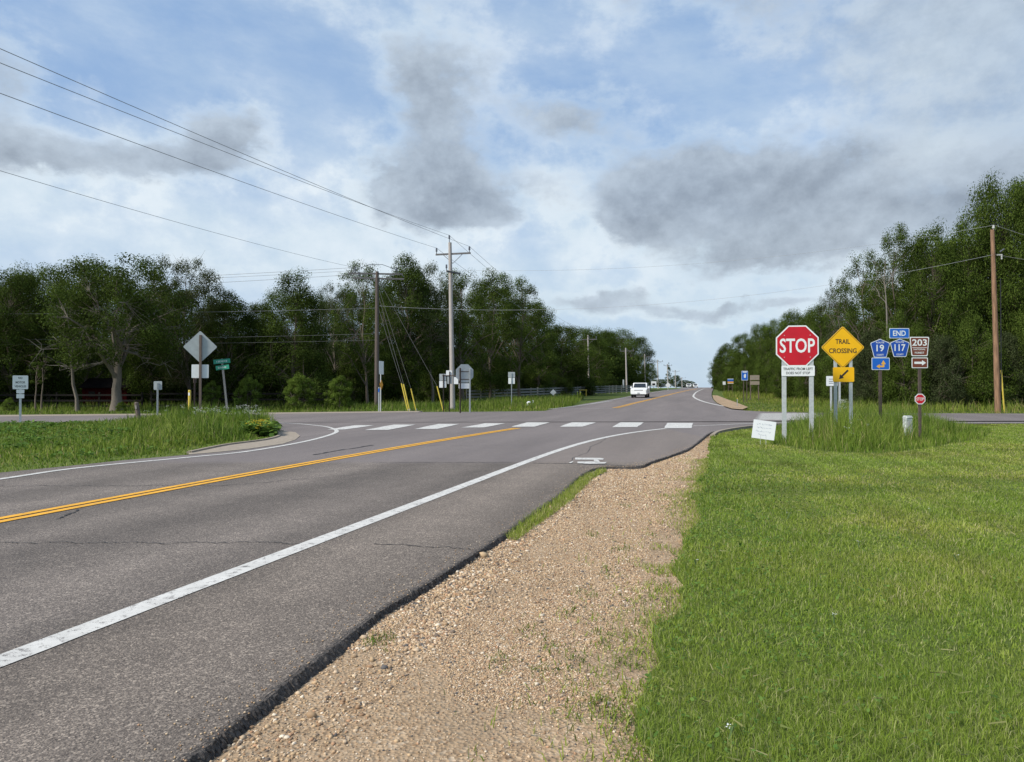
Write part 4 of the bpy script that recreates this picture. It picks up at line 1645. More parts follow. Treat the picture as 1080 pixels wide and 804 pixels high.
LW = 'trees along the edge of the wood on the left'
RW = 'trees along the edge of the wood on the right'
left_front = [
    ('dense2', -48, 58, 288, 110, 'dark leafy tree cut by the left border of the photo'),
    ('dense', 10, 57, 287, 74, 'dense dark tree behind the white square sign at the far left'),
    ('round', 52, 61, 283, 70, 'rounded dark tree between the far left sign and the bare thin trunk'),
    ('airy2', 88, 60, 276, 70, 'thin-topped tree just left of the big bare-limbed oak'),
    ('dense', 158, 60, 300, 56, 'dark tree just right of the big bare-limbed oak'),
    ('willow', 198, 58, 273, 64, 'olive feathery upright tree behind the grey diamond sign back'),
    ('dense2', 238, 60, 308, 54, 'dark tree behind the leaning green street name sign'),
    ('dense', 277, 62, 320, 46, 'lower dark tree left of the pointed tree, over the first roadside shrubs'),
    ('cone', 318, 61, 285, 78, 'broad pointed dark tree left of the brown utility pole'),
    ('airy', 356, 68, 296, 44, 'thin grey-twigged tree between the pointed tree and the brown pole'),
    ('airy2', 388, 66, 273, 56, 'sparse see-through tree right behind the crossarm of the brown pole'),
    ('dense2', 424, 72, 271, 60, 'tall dark dense tree between the brown pole and the pale pole'),
    ('airy', 456, 74, 277, 56, 'pale sparse tree with bare twigs just left of the pale pole'),
    ('airy2', 489, 76, 281, 60, 'tall open tree right behind the octagonal sign back'),
    ('tall', 517, 82, 283, 54, 'tall leafy tree right of the octagonal sign back'),
    ('airy2', 548, 86, 289, 58, 'tall open tree behind the small route sign back on the left verge'),
    ('tall', 568, 98, 316, 42, 'mid-height tree where the tall left wood steps down'),
    ('dense', 592, 112, 343, 50, 'dark round tree left of the yellow-based utility pole'),
    ('round', 612, 126, 346, 46, 'dark tree right behind the yellow-based utility pole'),
    ('dense2', 636, 165, 349, 46, 'dark green tree just right of the yellow-based utility pole'),
    ('round', 655, 182, 348, 42, 'dense green tree behind the second pole of the far road'),
    ('dense', 670, 198, 356, 34, 'last big tree of the left wood, above the white pickup'),
]
for k, px, Y, t, w, lab in left_front:
    plant(k, px, Y, t, w * 1.22, lab, LW)
plant('round', 686, 215, 383, 20, 'small roundish tree right of the big left wood, beyond the pickup', LW)
plant('dark_cone', 705, 300, 382, 9, 'dark pointed spruce standing alone by the far left roadside', LW)
for px, Y, t, w, lab in ((697, 285, 400, 16, 'low dark tree left of the lone far spruce'), (713, 310, 396, 14, 'low dark tree right of the lone far spruce'), (722, 325, 401, 14, 'low tree near the crest, next to the last poles'), (729, 335, 402, 10, 'last little tree left of the crest of the road')):
    plant('dense', px, Y, t, w, lab, 'small far trees near the crest')

back_lab = 'tree crowded behind the front row of the left wood'
for px, Y, t, w in ((-20, 72, 300, 90), (30, 74, 296, 76), (70, 72, 296, 70), (112, 70, 293, 66), (150, 76, 308, 64), (185, 72, 306, 60), (222, 74, 312, 60), (258, 78, 334, 52), (296, 76, 306, 56), (338, 80, 312, 54), (372, 82, 305, 52), (404, 86, 296, 54), (440, 90, 298, 54), (472, 92, 304, 52), (503, 98, 306, 50), (533, 104, 306, 50), (560, 112, 332, 44), (580, 122, 348, 44), (626, 180, 352, 44), (648, 200, 352, 40)):
    plant(random.choice(['dense', 'dense2', 'round']), px, Y, t, w, back_lab, 'trees behind the front row of the left wood')
# low growth that closes the wood near the ground
low_lab = 'low thicket tree filling the dark bottom of the left wood'
for px, Y, t, w in ((-30, 63, 372, 70), (25, 64, 370, 66), (60, 66, 380, 60), (160, 64, 376, 56), (200, 63, 378, 56), (243, 64, 372, 52), (285, 66, 372, 54), (330, 67, 372, 54), (372, 69, 372, 52), (415, 73, 374, 50), (455, 79, 378, 48), (495, 86, 380, 46), (530, 92, 384, 44), (560, 100, 386, 40), (585, 106, 388, 38), (610, 118, 390, 38), (635, 150, 390, 36), (655, 172, 391, 34), (671, 192, 393, 24)):
    plant('thicket', px, Y, t, w, low_lab, 'low thicket of the left wood')

right_front = [
    ('broad', 1112, 64, 178, 110, 'tall tree cut by the right border of the photo'),
    ('broad', 1060, 66, 184, 84, 'tallest fresh-green tree, just right of the brown wooden utility pole'),
    ('broad2', 1022, 66, 226, 74, 'tall leafy tree just left of the brown wooden utility pole'),
    ('broad2', 985, 65, 233, 70, 'big tree above the brown 203 route sign'),
    ('airy2', 944, 66, 236, 70, 'darker thin-topped tree with bare twigs above the blue route signs'),
    ('airy2', 906, 69, 262, 60, 'ragged tree between the yellow diamond sign and the blue route signs'),
    ('airy', 884, 80, 292, 34, 'sparse tree with sky showing through it above the yellow diamond sign'),
    ('broad2', 866, 84, 318, 50, 'leafy tree right of the large stop sign'),
    ('broad', 842, 96, 327, 48, 'tree just above the large stop sign'),
    ('broad2', 820, 112, 334, 44, 'tree left of the large stop sign, part of the right wood'),
    ('round', 801, 128, 342, 40, 'tree above the tan double board sign on the right'),
    ('broad2', 784, 148, 350, 36, 'tree above the small blue sign beyond the junction'),
    ('dense2', 769, 175, 362, 30, 'tree above the small orange-and-blue sign by the far road'),
    ('dense', 758, 205, 376, 20, 'last tree of the right wood, next to the far road'),
]
for k, px, Y, t, w, lab in right_front:
    plant(k, px, Y, t, w, lab, RW)
back_lab = 'tree crowded behind the front row of the right wood'
for px, Y, t, w in ((1085, 80, 215, 90), (1040, 80, 250, 80), (1000, 80, 252, 76), (960, 82, 262, 70), (925, 86, 290, 60), (890, 98, 322, 50), (860, 108, 332, 46), (832, 124, 342, 42), (806, 145, 352, 38)):
    plant(random.choice(['broad', 'broad2', 'round']), px, Y, t, w, back_lab, 'trees behind the front row of the right wood')
RL = 'low bushy trees at the foot of the right wood'
for k, px, Y, t, w, lab in (('bushy', 1100, 60, 318, 74, 'bushy tree at the right border, right of the wooden pole and its guard'), ('bushy2', 1062, 60.5, 350, 54, 'grey-green bushy tree right behind the foot of the wooden pole'),
                            ('bushy', 1024, 60, 335, 60, 'bushy tree just left of the foot of the wooden pole'), ('bushy2', 990, 60, 352, 56, 'grey-green bushy tree behind the brown 203 sign'),
                            ('bushy', 955, 61, 330, 58, 'bushy tree behind the blue END plate'), ('bushy2', 922, 64, 345, 52, 'grey-green bushy tree behind the blue 19 shield'),
                            ('bushy', 890, 70, 352, 48, 'bushy tree behind the yellow diamond sign'), ('bushy', 860, 80, 360, 44, 'bushy tree behind the right post of the large stop sign'),
                            ('bushy', 832, 92, 366, 40, 'bushy tree behind the left post of the large stop sign'), ('bushy', 808, 106, 372, 36, 'bushy tree behind the tan double board sign'),
                            ('bushy', 788, 126, 380, 30, 'bushy tree behind the small blue sign'), ('bushy', 772, 148, 387, 26, 'bushy tree behind the small orange-and-blue sign')):
    plant(k, px, Y, t, w, lab, RL)
low_lab = 'low dark thicket closing the foot of the right wood'
for px, Y, t, w in ((1085, 66, 380, 66), (1043, 66, 380, 60), (1005, 66, 378, 60), (972, 67, 376, 56), (938, 69, 376, 52), (905, 74, 378, 50), (872, 84, 382, 44), (846, 94, 384, 40), (820, 106, 388, 38), (798, 120, 390, 34)):
    plant('thicket', px, Y, t, w, low_lab, 'low thicket of the right wood')
for px, Y, t, w, lab in ((224, 55, 402, 22, 'small shrub between the grey diamond sign back and the green street name sign'), (261, 55, 396, 30, 'rounded shrub just right of the green street name sign'),
                         (315, 55, 394, 34, 'bright rounded shrub midway between the street name sign and the brown pole'), (359, 55.5, 397, 32, 'bright rounded shrub just left of the brown utility pole')):
    plant('shrub', px, Y, t, w, lab, 'roadside shrubs along the left wood', cat='shrub')
for px, Y, t, w, lab in ((10, 51, 419, 14, 'little leafy shrub by the side road left of the white square sign'), (128, 50.5, 423, 12, 'little leafy shrub at the foot of the big oak')):
    plant('shrub', px, Y, t, w, lab, 'small shrubs at the far edge of the side road', cat='shrub')

# the big oak with bare low limbs, the bare thin trunk beside it and the dead snag on the right
oak = make_tree('oak_tree', 131, 10.4, 4.7, .34, 'spread', 210, 105, .16, 'deep', 'pale_bark', r0=.38, limbs=16, top=.62, gap=.15, crad=.21, twig_n=16, wob=.004,
                bare=((.36, PI * .98, 4.2, -.12, .13), (.40, PI * 1.12, 4.6, .02, .13), (.42, PI * .08, 3.0, -.32, .11), (.44, PI * .02, 3.2, .42, .13), (.50, -.35, 2.6, .9, .12), (.46, PI * .9, 3.0, .9, .12), (.38, PI * 1.3, 3.0, .1, .09)))
p = spot(123, 51.5)
oak.location = (p.x, p.y, -.05)
tag(oak, 'big oak with thick pale trunk and bare grey lower limbs', 'tree', LW)
snag = make_tree('thin_tree', 132, 7.6, 1.2, .55, 'oval', 16, 12, .14, 'grey', 'pale_bark', r0=.13, limbs=8, top=1.0, lean=-.10, twig_n=70,
                 bare=((.5, 2.6, 1.1, .9, .035), (.6, .4, 1.0, .9, .035), (.7, 3.3, .9, 1.0, .03), (.8, .8, .8, 1.1, .03)))
p = spot(82, 51)
snag.location = (p.x, p.y, -.05)
tag(snag, 'thin leaning nearly bare trunk left of the big oak', 'tree', LW)
young = make_tree('thin_tree', 134, 4.6, .9, .5, 'oval', 20, 24, .12, 'deep', 'bark', r0=.07, limbs=8, top=1.0, lean=.06)
for px, lab in ((44, 'slim young trunk right of the white square sign'), (38, 'slimmest young trunk beside the white square sign')):
    s_ = young if px == 44 else copy_tree(young)
    p = spot(px, 53)
    s_.location = (p.x, p.y, -.05)
    s_.rotation_euler = (0, 0, 2.2 + px)
    s_.scale = (1, 1, 1 if px == 44 else .85)
    tag(s_, lab, 'tree', LW)
d_ = make_tree('dead_tree', 133, 12.2, 1.3, .8, 'oval', 5, 5, .12, 'grey', 'dead_wood', r0=.13, limbs=4, top=1.0, lean=-.07, twig_n=12, bare=((.7, 2.6, 1.4, 1.2, .04), (.8, .4, 1.2, 1.3, .04), (.88, 3.3, 1.0, 1.4, .03)))
p = spot(943, 63)
d_.location = (p.x, p.y, -.05)
d_.scale = (1, 1, 1.03)
tag(d_, 'dead bare trunk poking out of the right wood above the END plate', 'tree', RW)


def deep_wood(name, spans, seed, kind='stuff'):
    """the mass of the wood behind the front trees: leaves filling the depth, uncountable"""
    rng = np.random.default_rng(seed)
    P_ = []
    for (px0, Y0, px1, Y1, depth, top, n) in spans:
        t = rng.uniform(0, 1, n)
        x = (px0 + (px1 - px0) * t - 540) / F * (Y0 + (Y1 - Y0) * t)
        y = Y0 + (Y1 - Y0) * t + rng.uniform(0, depth, n)
        z = np.array([hgt(a, b) for a, b in zip(x, y)]) + rng.uniform(0, top, n) * (0.75 + .25 * vnoise(x * .4, y * .4, seed))
        P_.append(np.stack([x, y, z], 1))
    pos = np.concatenate(P_)
    n = len(pos)
    nrm = rng.normal(0, 1, (n, 3))
    nrm /= np.linalg.norm(nrm, axis=1)[:, None]
    u = np.cross(nrm, rng.normal(0, 1, (n, 3)))
    u /= np.linalg.norm(u, axis=1)[:, None]
    v = np.cross(nrm, u)
    s = rng.uniform(.35, .8, n)[:, None]
    V = np.empty((n, 4, 3))
    V[:, 0], V[:, 1], V[:, 2], V[:, 3] = pos - u * s * .5, pos - v * s * .35, pos + u * s * .5, pos + v * s * .35
    T = np.array(LEAF_PAL['deep'])[rng.integers(0, 3, n)]
    o = np_mesh(name, V.reshape(-1, 3), np.arange(n * 4), np.full(n, 4), np.repeat(T, 4, 0), 'leaves')
    o['kind'] = kind


deep_wood('left_woods', [(-620, 76, -80, 70, 10, 9.0, 16000), (-80, 70, 260, 76, 10, 7.0, 22000), (260, 76, 560, 112, 12, 8.0, 20000), (560, 112, 676, 172, 14, 8.5, 14000)], 41)
deep_wood('right_woods', [(1500, 66, 1140, 72, 9, 11.0, 14000), (1140, 72, 900, 82, 10, 9.0, 18000), (900, 82, 790, 140, 12, 8.5, 12000), (790, 140, 758, 215, 8, 7.0, 7000)], 42)


# ================================================================== signs
def octagon(r, cz=0.0):
    k = r / math.cos(PI / 8)
    return [(k * math.cos(PI / 8 + i * PI / 4), cz + k * math.sin(PI / 8 + i * PI / 4)) for i in range(8)]


def rrect(w, h, cx=0.0, cz=0.0, r=0.04, n=4):
    out = []
    for qx, qz, a0 in ((1, 1, 0), (-1, 1, PI / 2), (-1, -1, PI), (1, -1, 3 * PI / 2)):
        for k in range(n + 1):
            a = a0 + k / n * PI / 2
            out.append((cx + qx * (w / 2 - r) + r * math.cos(a), cz + qz * (h / 2 - r) + r * math.sin(a)))
    return out


def rdiamond(half, cz=0.0, r=0.06):
    s = half * math.sqrt(2)
    return [((a - b) / math.sqrt(2), (a + b) / math.sqrt(2) + cz) for a, b in rrect(s, s, 0, 0, r)]


def scale_poly(poly, k, cx=0.0, cz=0.0):
    return [(cx + (a - cx) * k, cz + (b - cz) * k) for a, b in poly]


def shift(poly, dx, dz):
    return [(a + dx, b + dz) for a, b in poly]


def pentagon(w, h, cx, cz):
    pts = [(-.5, .24), (-.47, .30), (0, .5), (.47, .30), (.5, .24), (.33, -.47), (.29, -.5), (-.29, -.5), (-.33, -.47)]
    return [(cx + a * w, cz + b * h) for a, b in reversed(pts)]


def upost(mb, x, z0, z1, m='galvanised', w=.065, y=.045):
    """channel post: flat web and two flanges"""
    mb.box((x, y, (z0 + z1) / 2), (w, .012, z1 - z0), m)
    mb.box((x - w / 2 - .004, y + .018, (z0 + z1) / 2), (.008, .048, z1 - z0), m)
    mb.box((x + w / 2 + .004, y + .018, (z0 + z1) / 2), (.008, .048, z1 - z0), m)


def panel(parent, name, poly, face, cxcz, border=None, inset=.93, y=0.0, back='sign_back', inner=None):
    mb = MB()
    mb.plate(poly, y, .004, back)
    mb.plate(scale_poly(poly, .995, *cxcz), y - .0025, .0022, border or face)
    if border:
        mb.plate(inner or scale_poly(poly, inset, *cxcz), y - .0045, .0018, face)
    return mb.build(name, parent)


def letters(parent, items, y, m):
    for (s, cx, cz, w, h) in items:
        mb = MB()
        mb.text(s, cx, cz, w, h, y, m)
        mb.build('lettering', parent)


def bolts(parent, pts, y):
    for a, b in pts:
        mb = MB()
        mb.tube([(a, y, b), (a, y - .012, b)], .014, 'galvanised', 8)
        mb.build('bolt', parent)


def arrow(mb, x0, z0, x1, z1, wsh, whd, lhd, y, m):
    d = Vector((x1 - x0, z1 - z0))
    L = d.length
    d.normalize()
    n = Vector((-d.y, d.x))
    pts = [(0, -wsh / 2), (L - lhd, -wsh / 2), (L - lhd, -whd / 2), (L, 0), (L - lhd, whd / 2), (L - lhd, wsh / 2), (0, wsh / 2)]
    mb.plate([(x0 + d.x * a + n.x * b, z0 + d.y * a + n.y * b) for a, b in pts], y, .0015, m)


def stop_sign():
    Y = 21.6
    p = spot(841, Y)
    k = Y / F
    t = thing('stop_sign', 'large red STOP sign on two grey metal posts with a white plate below it', 'stop sign', (p.x, Y, 0), R(-9))
    zc = zat(365, Y)
    po = panel(t, 'octagon_panel', octagon(22.0 * k * .985, zc), 'sign_red', (0, zc), 'sign_white', .935)
    letters(po, [('STOP', 0, zc + .01, 35.5 * k, 15.2 * k)], -.0065, 'sign_white')
    bolts(po, [(-.36, zc + .31), (.36, zc + .31), (-.36, zc - .33), (.36, zc - .33)], -.004)
    z1, z0 = zat(385.7, Y), zat(396.8, Y)
    pl = panel(t, 'notice_plate', rrect(33.5 * k, z1 - z0, .02, (z0 + z1) / 2, .03), 'sign_white', (.02, (z0 + z1) / 2), y=-.002)
    letters(pl, [('TRAFFIC FROM LEFT', .02, z1 - .098, 30 * k, .076), ('DOES NOT STOP', .02, z0 + .09, 24 * k, .076)], -.0065, 'sign_black')
    for x in (-13.2 * k, 14.3 * k):
        mb = MB()
        upost(mb, x, -.3, zc + .42, w=.105, y=.02)
        mb.build('post', t)


def trail_sign():
    Y = 22.4
    k = Y / F
    p = spot(889, Y)
    t = thing('trail_crossing_sign', 'yellow diamond TRAIL CROSSING sign with a yellow arrow plate on two metal posts', 'warning sign', (p.x, Y, 0), R(-3))
    zc = zat(366.5, Y)
    d = rdiamond(22.6 * k, zc, .05)
    po = panel(t, 'diamond_panel', d, 'sign_yellow', (0, zc))
    mb = MB()
    ring = rdiamond(21.4 * k, zc, .045)
    ring2 = rdiamond(20.9 * k, zc, .043)
    n = len(ring)
    mb.add([(a, -.0045, b) for a, b in ring] + [(a, -.0045, b) for a, b in ring2], [(i, (i + 1) % n, n + (i + 1) % n, n + i) for i in range(n)], 'sign_black')
    mb.build('border_line', po)
    letters(po, [('TRAIL', 0, zc + 6.2 * k, 15.0 * k, 5.0 * k), ('CROSSING', .0, zc - 3.6 * k, 28.5 * k, 5.2 * k)], -.0050, 'sign_black')
    z1, z0 = zat(387.4, Y), zat(403, Y)
    pa = panel(t, 'arrow_plate', rrect(22 * k, z1 - z0, .02, (z0 + z1) / 2, .04), 'sign_yellow', (.02, (z0 + z1) / 2), y=-.002)
    mb = MB()
    zc2 = (z0 + z1) / 2
    arrow(mb, .02 + 4.6 * k, zc2 + 4.6 * k, .02 - 4.8 * k, zc2 - 4.8 * k, .055, .16, .13, -.0062, 'sign_black')
    mb.build('arrow', pa)
    for x in (-7.2 * k, 8.6 * k):
        mb = MB()
        upost(mb, x, -.3, zc + .30, w=.075, y=.02)
        mb.build('post', t)


def route_signs():
    Y = 23.6
    k = Y / F
    p = spot(949, Y)
    t = thing('route_sign_assembly', 'cluster of blue 19, END and 117 shields with brown 203 sign on two dark posts', 'route sign', (p.x, Y, 0))

    def X(px):
        return (px - 949) * k
    pn = []

    def pent(cx, y0, y1, w, num, nw, top):
        z1, z0 = zat(y0, Y), zat(y1, Y)
        c = (X(cx), (z0 + z1) / 2)
        poly = pentagon(w * k, z1 - z0, *c)
        o = panel(t, 'shield_panel', poly, 'sign_navy', c, 'sign_gold' if False else 'sign_white', .93)
        letters(o, [(num, c[0], c[1] + .005, nw * k, 7.2 * k), (top, c[0], c[1] + 6.0 * k, 8.6 * k, 1.7 * k), ('COUNTY', c[0], c[1] - 7.0 * k, 7.6 * k, 1.8 * k)], -.0062, 'sign_white')
        return o
    pent(928.5, 357.6, 377.2, 20.5, '19', 8, 'ROUTE')
    pent(949.3, 357.4, 376.6, 20.5, '117', 11.5, 'ROUTE')
    z1, z0 = zat(346.3, Y), zat(357.0, Y)
    c = (X(948.8), (z0 + z1) / 2)
    o = panel(t, 'end_plate', rrect(21.2 * k, z1 - z0, *c, .03), 'sign_blue', c, 'sign_white', .92, inner=rrect(20 * k, z1 - z0 - .035, *c, .025))
    letters(o, [('END', c[0], c[1], 13.5 * k, 5.6 * k)], -.0062, 'sign_white')
    z1, z0 = zat(377.4, Y), zat(390.3, Y)
    c = (X(928.9), (z0 + z1) / 2)
    o = panel(t, 'arrow_plate', rrect(19 * k, z1 - z0, *c, .03), 'sign_blue', c, 'sign_white', .92, inner=rrect(17.8 * k, z1 - z0 - .035, *c, .025))
    mb = MB()
    a = k
    mb.plate([(c[0] + u * a, c[1] + v * a) for u, v in ((-1, -3.6), (3.8, -3.6), (3.8, -.4), (1.9, -.4), (1.9, -1.9), (-1, -1.9))][::-1], -.0062, .0015, 'sign_gold')
    mb.plate([(c[0] + u * a, c[1] + v * a) for u, v in ((-.9, -.4), (-4.6, -2.75), (-.9, -5.0))], -.0062, .0015, 'sign_gold')
    mb.plate([(c[0] + u * a, c[1] + v * a) for u, v in ((.3, -.5), (5.4, -.5), (2.85, 3.8))][::-1], -.0062, .0015, 'sign_gold')
    mb.build('arrow', o)
    z1, z0 = zat(355.4, Y), zat(375.8, Y)
    c = (X(970), (z0 + z1) / 2)
    h = z1 - z0
    tz = [(-10.3 * k, .44 * h), (-9.6 * k, .5 * h), (9.6 * k, .5 * h), (10.3 * k, .44 * h), (8.6 * k, -.45 * h), (7.9 * k, -.5 * h), (-7.9 * k, -.5 * h), (-8.6 * k, -.45 * h)]
    o = panel(t, 'forest_route_panel', shift(tz[::-1], *c), 'sign_brown', c, 'sign_white', .90)
    letters(o, [('203', c[0], c[1] + 4.2 * k, 15.6 * k, 7.0 * k), ('NATIONAL', c[0], c[1] - 3.0 * k, 12.5 * k, 1.7 * k), ('FOREST', c[0], c[1] - 6.6 * k, 10 * k, 1.9 * k)], -.0062, 'sign_white')
    mb = MB()
    mb.box((c[0], -.0055, c[1] - 1.2 * k), (15.5 * k, .001, .014), 'sign_white')
    mb.build('rule', o)
    z1, z0 = zat(377.2, Y), zat(388.4, Y)
    c = (X(970.2), (z0 + z1) / 2)
    o = panel(t, 'brown_arrow_plate', rrect(17.2 * k, z1 - z0, *c, .03), 'sign_brown', c, 'sign_white', .9, inner=rrect(15.4 * k, z1 - z0 - .05, *c, .02))
    mb = MB()
    arrow(mb, c[0] - 5.8 * k, c[1], c[0] + 6.6 * k, c[1], .07, .17, .13, -.0062, 'sign_white')
    mb.build('arrow', o)
    for px in (929, 970.6):
        mb = MB()
        mb.box((X(px), .04, (zat(357 if px < 950 else 356, Y) - .3) / 2), (.085, .05, zat(357, Y) + .3), 'brown_post')
        mb.build('post', t)
    mb = MB()
    for py in (361, 371):
        mb.box((X(950), .012, zat(py, Y)), (44 * k, .012, .04), 'brown_post')
    mb.box((X(949), .006, zat(356, Y)), (.05, .010, .5), 'brown_post')
    mb.build('crossbar', t)


def small_stop():
    Y = 21.2
    k = Y / F
    p = spot(970.3, Y)
    t = thing('trail_stop_sign', 'tiny red STOP sign on a thin dark post under the brown 203 sign', 'stop sign', (p.x, Y, 0))
    zc = zat(421, Y)
    o = panel(t, 'octagon_panel', octagon(5.6 * k, zc), 'sign_red', (0, zc), 'sign_white', .84)
    letters(o, [('STOP', 0, zc, 8.0 * k, 3.2 * k)], -.0062, 'sign_white')
    mb = MB()
    mb.box((.01, .035, (zc + .05) / 2 - .1), (.058, .05, zc + .25), 'brown_post')
    mb.build('post', t)


def yard_sign():
    Y = 20.3
    k = Y / F
    p = spot(805.5, Y)
    t = thing('yard_sign', 'tilted white yard sign with faint handwriting on two wire legs in mown grass', 'yard sign', (p.x, Y, 0), R(-6))
    zc = zat(454.3, Y) + .02
    tl = R(7.5)
    w, h = 23.3 * k, 19.5 * k
    def rot(poly):
        return [(a * math.cos(tl) + (b - zc) * math.sin(tl), zc - a * math.sin(tl) + (b - zc) * math.cos(tl)) for a, b in poly]
    mb = MB()
    mb.plate(rot(rrect(w, h, 0, zc, .005, 1)), 0, .006, 'board_white')
    b = mb.build('board', t)
    # faint pen strokes, unreadable as in the photo
    rnd = random.Random(3)
    for row, (z, x0, x1) in enumerate(((.145, -.2, .2), (.055, -.2, .22), (-.05, -.21, .2), (-.14, -.15, .1))):
        # one continuous pen line per row
        mb = MB()
        pts = []
        x = x0
        while x < x1:
            pts.append((x + rnd.uniform(-.006, .006), zc + z + rnd.uniform(-.026, .026) * (1 if rnd.random() < .7 else .2)))
            x += rnd.uniform(.010, .022)
        vs = []
        for q in pts:
            vs += [(q[0] - .0035, q[1] - .002), (q[0] + .0035, q[1] + .002)]
        vs = rot(vs)
        mb.add([(a_, -.0015, c_) for a_, c_ in vs], [(2 * i, 2 * i + 1, 2 * i + 3, 2 * i + 2) for i in range(len(pts) - 1)], 'ink')
        mb.build('handwriting', b)
    for x in (-.10, .05):
        mb = MB()
        mb.tube([(x, .003, -.2), (x + .005, .003, zc - h / 2 + .1)], .006, 'galvanised', 6)
        mb.build('wire_leg', t)


def pedestal():
    Y = 21.6
    p = spot(957, Y)
    t = thing('utility_pedestal', 'weathered white utility pedestal half hidden in tall grass near the tiny stop sign', 'utility box', (p.x, Y, 0), R(14))
    mb = MB()
    mb.box((0, 0, .22), (.19, .16, .92), 'pedestal_paint')
    mb.build('body', t)
    mb = MB()
    mb.add([(-.105, -.090, .68), (.105, -.090, .68), (.105, .090, .68), (-.105, .090, .68), (-.08, -.065, .74), (.08, -.065, .74), (.08, .065, .74), (-.08, .065, .74)],
           [(0, 3, 2, 1), (4, 5, 6, 7), (0, 1, 5, 4), (1, 2, 6, 5), (2, 3, 7, 6), (3, 0, 4, 7)], 'pedestal_paint')
    mb.build('cap', t)
    mb = MB()
    mb.box((0, -.086, .42), (.13, .012, .30), 'stone_grey')
    mb.build('door', t)


stop_sign()
trail_sign()
route_signs()
small_stop()
yard_sign()
pedestal()


def post_part(t, x, z1, m='galvanised', w=.055, y=.03):
    mb = MB()
    upost(mb, x, -.3, z1, m, w, y)
    return mb.build('post', t)


def white_sign_behind():
    Y = 47.5
    k = Y / F
    p = spot(879, Y)
    t = thing('regulatory_sign', 'small white sign behind the yellow arrow plate, across the side road', 'sign', (p.x, Y, 0))
    z1, z0 = zat(396.8, Y), zat(407.2, Y)
    c = (-1.6 * k, (z0 + z1) / 2)
    o = panel(t, 'panel', rrect(12 * k, z1 - z0, *c, .03), 'sign_white', c)
    mb = MB()
    for z in (.12, -.02, -.14):
        mb.box((c[0] - .05, -.0035, c[1] + z), (.28, .001, .035), 'sign_black')
    mb.build('marking', o)
    for x in (-2.2 * k, 6.8 * k):
        post_part(t, x, z1 - .05, w=.10)


def left_square_sign():
    Y = 33.6
    k = Y / F
    p = spot(21.5, Y)
    t = thing('regulatory_sign', 'white square NO MOTOR VEHICLES sign over two small plates at the far left', 'sign', (p.x, Y, 0), R(30))
    z1, z0 = zat(396.2, Y), zat(410.6, Y)
    c = (0, (z0 + z1) / 2)
    o = panel(t, 'panel', rrect(13.8 * k, z1 - z0, *c, .04), 'sign_white', c)
    letters(o, [('NO', 0, c[1] + .20, .15, .095), ('MOTOR', 0, c[1] + .0, .36, .10), ('VEHICLES', 0, c[1] - .18, .44, .095)], -.005, 'sign_black')
    for a, b, m in ((411.0, 415.0, 'sign_white'), (415.8, 420.2, 'sign_white')):
        z1, z0 = zat(a, Y), zat(b, Y)
        panel(t, 'small_plate', rrect(7 * k, z1 - z0, 0, (z0 + z1) / 2, .02), m, (0, (z0 + z1) / 2))
    post_part(t, 0, zat(399, Y), w=.075)


def diamond_back():
    Y = 31.0
    k = Y / F
    p = spot(211, Y)
    t = thing('warning_sign', 'grey back of a diamond warning sign and plate on a brown wooden post', 'warning sign', (p.x, Y, 0), R(180 + 12))
    zc = zat(366, Y)
    panel(t, 'diamond_panel', rdiamond(17 * k, zc, .05), 'sign_yellow', (0, zc))
    z1, z0 = zat(384.6, Y), zat(398.8, Y)
    panel(t, 'plate', rrect(17 * k, z1 - z0, 0, (z0 + z1) / 2, .03), 'sign_white', (0, (z0 + z1) / 2), back='sign_white')
    mb = MB()
    mb.box((-.02, .055, zc / 2 + .12), (.09, .09, zc + .75), 'wood_post')
    mb.build('post', t)


def street_names():
    Y = 31.5
    k = Y / F
    p = spot(241.5, Y)
    t = thing('street_name_sign', 'leaning post with two green street name blades', 'street sign', (p.x, Y, 0), R(12), tilt=(0, R(-6)))
    zt = zat(377, Y)
    mb = MB()
    mb.box((0, 0, zt / 2 - .1), (.075, .075, zt + .1), 'weathered_wood')
    mb.build('post', t)
    for z, a, w in ((zt - .16, 4, 16.5), (zt - .42, -24, 15.5)):
        mb = MB()
        ca, sa = math.cos(R(a)), math.sin(R(a))
        mb.box((0, -.05, z), (w * k, .012, 4.6 * k), 'sign_green', R(a))
        o = mb.build('name_blade', t)
        mb = MB()
        rnd = random.Random(int(w * 10))
        x = -.2
        while x < .2:
            mb.box((x * ca, -.058 + x * sa, z), (.016, .004, rnd.uniform(.06, .09)), 'sign_white', R(a))
            x += rnd.uniform(.03, .06)
        mb.build('lettering', o)


def plain_back(px, Y, y0, y1, w, label, name='route_sign', rz=180, m='sign_back', post_m='galvanised', cat='sign', extra=None, top=None, base_dz=0):
    k = Y / F
    p = spot(px, Y)
    t = thing(name, label, cat, (p.x, Y, p.z + base_dz), R(rz))
    z1, z0 = zat(y0, Y) - p.z, zat(y1, Y) - p.z
    panel(t, 'panel', rrect(w * k, z1 - z0, 0, (z0 + z1) / 2, .04), 'sign_white', (0, (z0 + z1) / 2), back=m)
    for a, b, ww, mm in (extra or ()):
        za, zb = zat(a, Y) - p.z, zat(b, Y) - p.z
        panel(t, 'plate', rrect(ww * k, za - zb, 0, (za + zb) / 2, .03), 'sign_white', (0, (za + zb) / 2), back=mm)
    post_part(t, 0, z1 - .06, post_m)
    return t


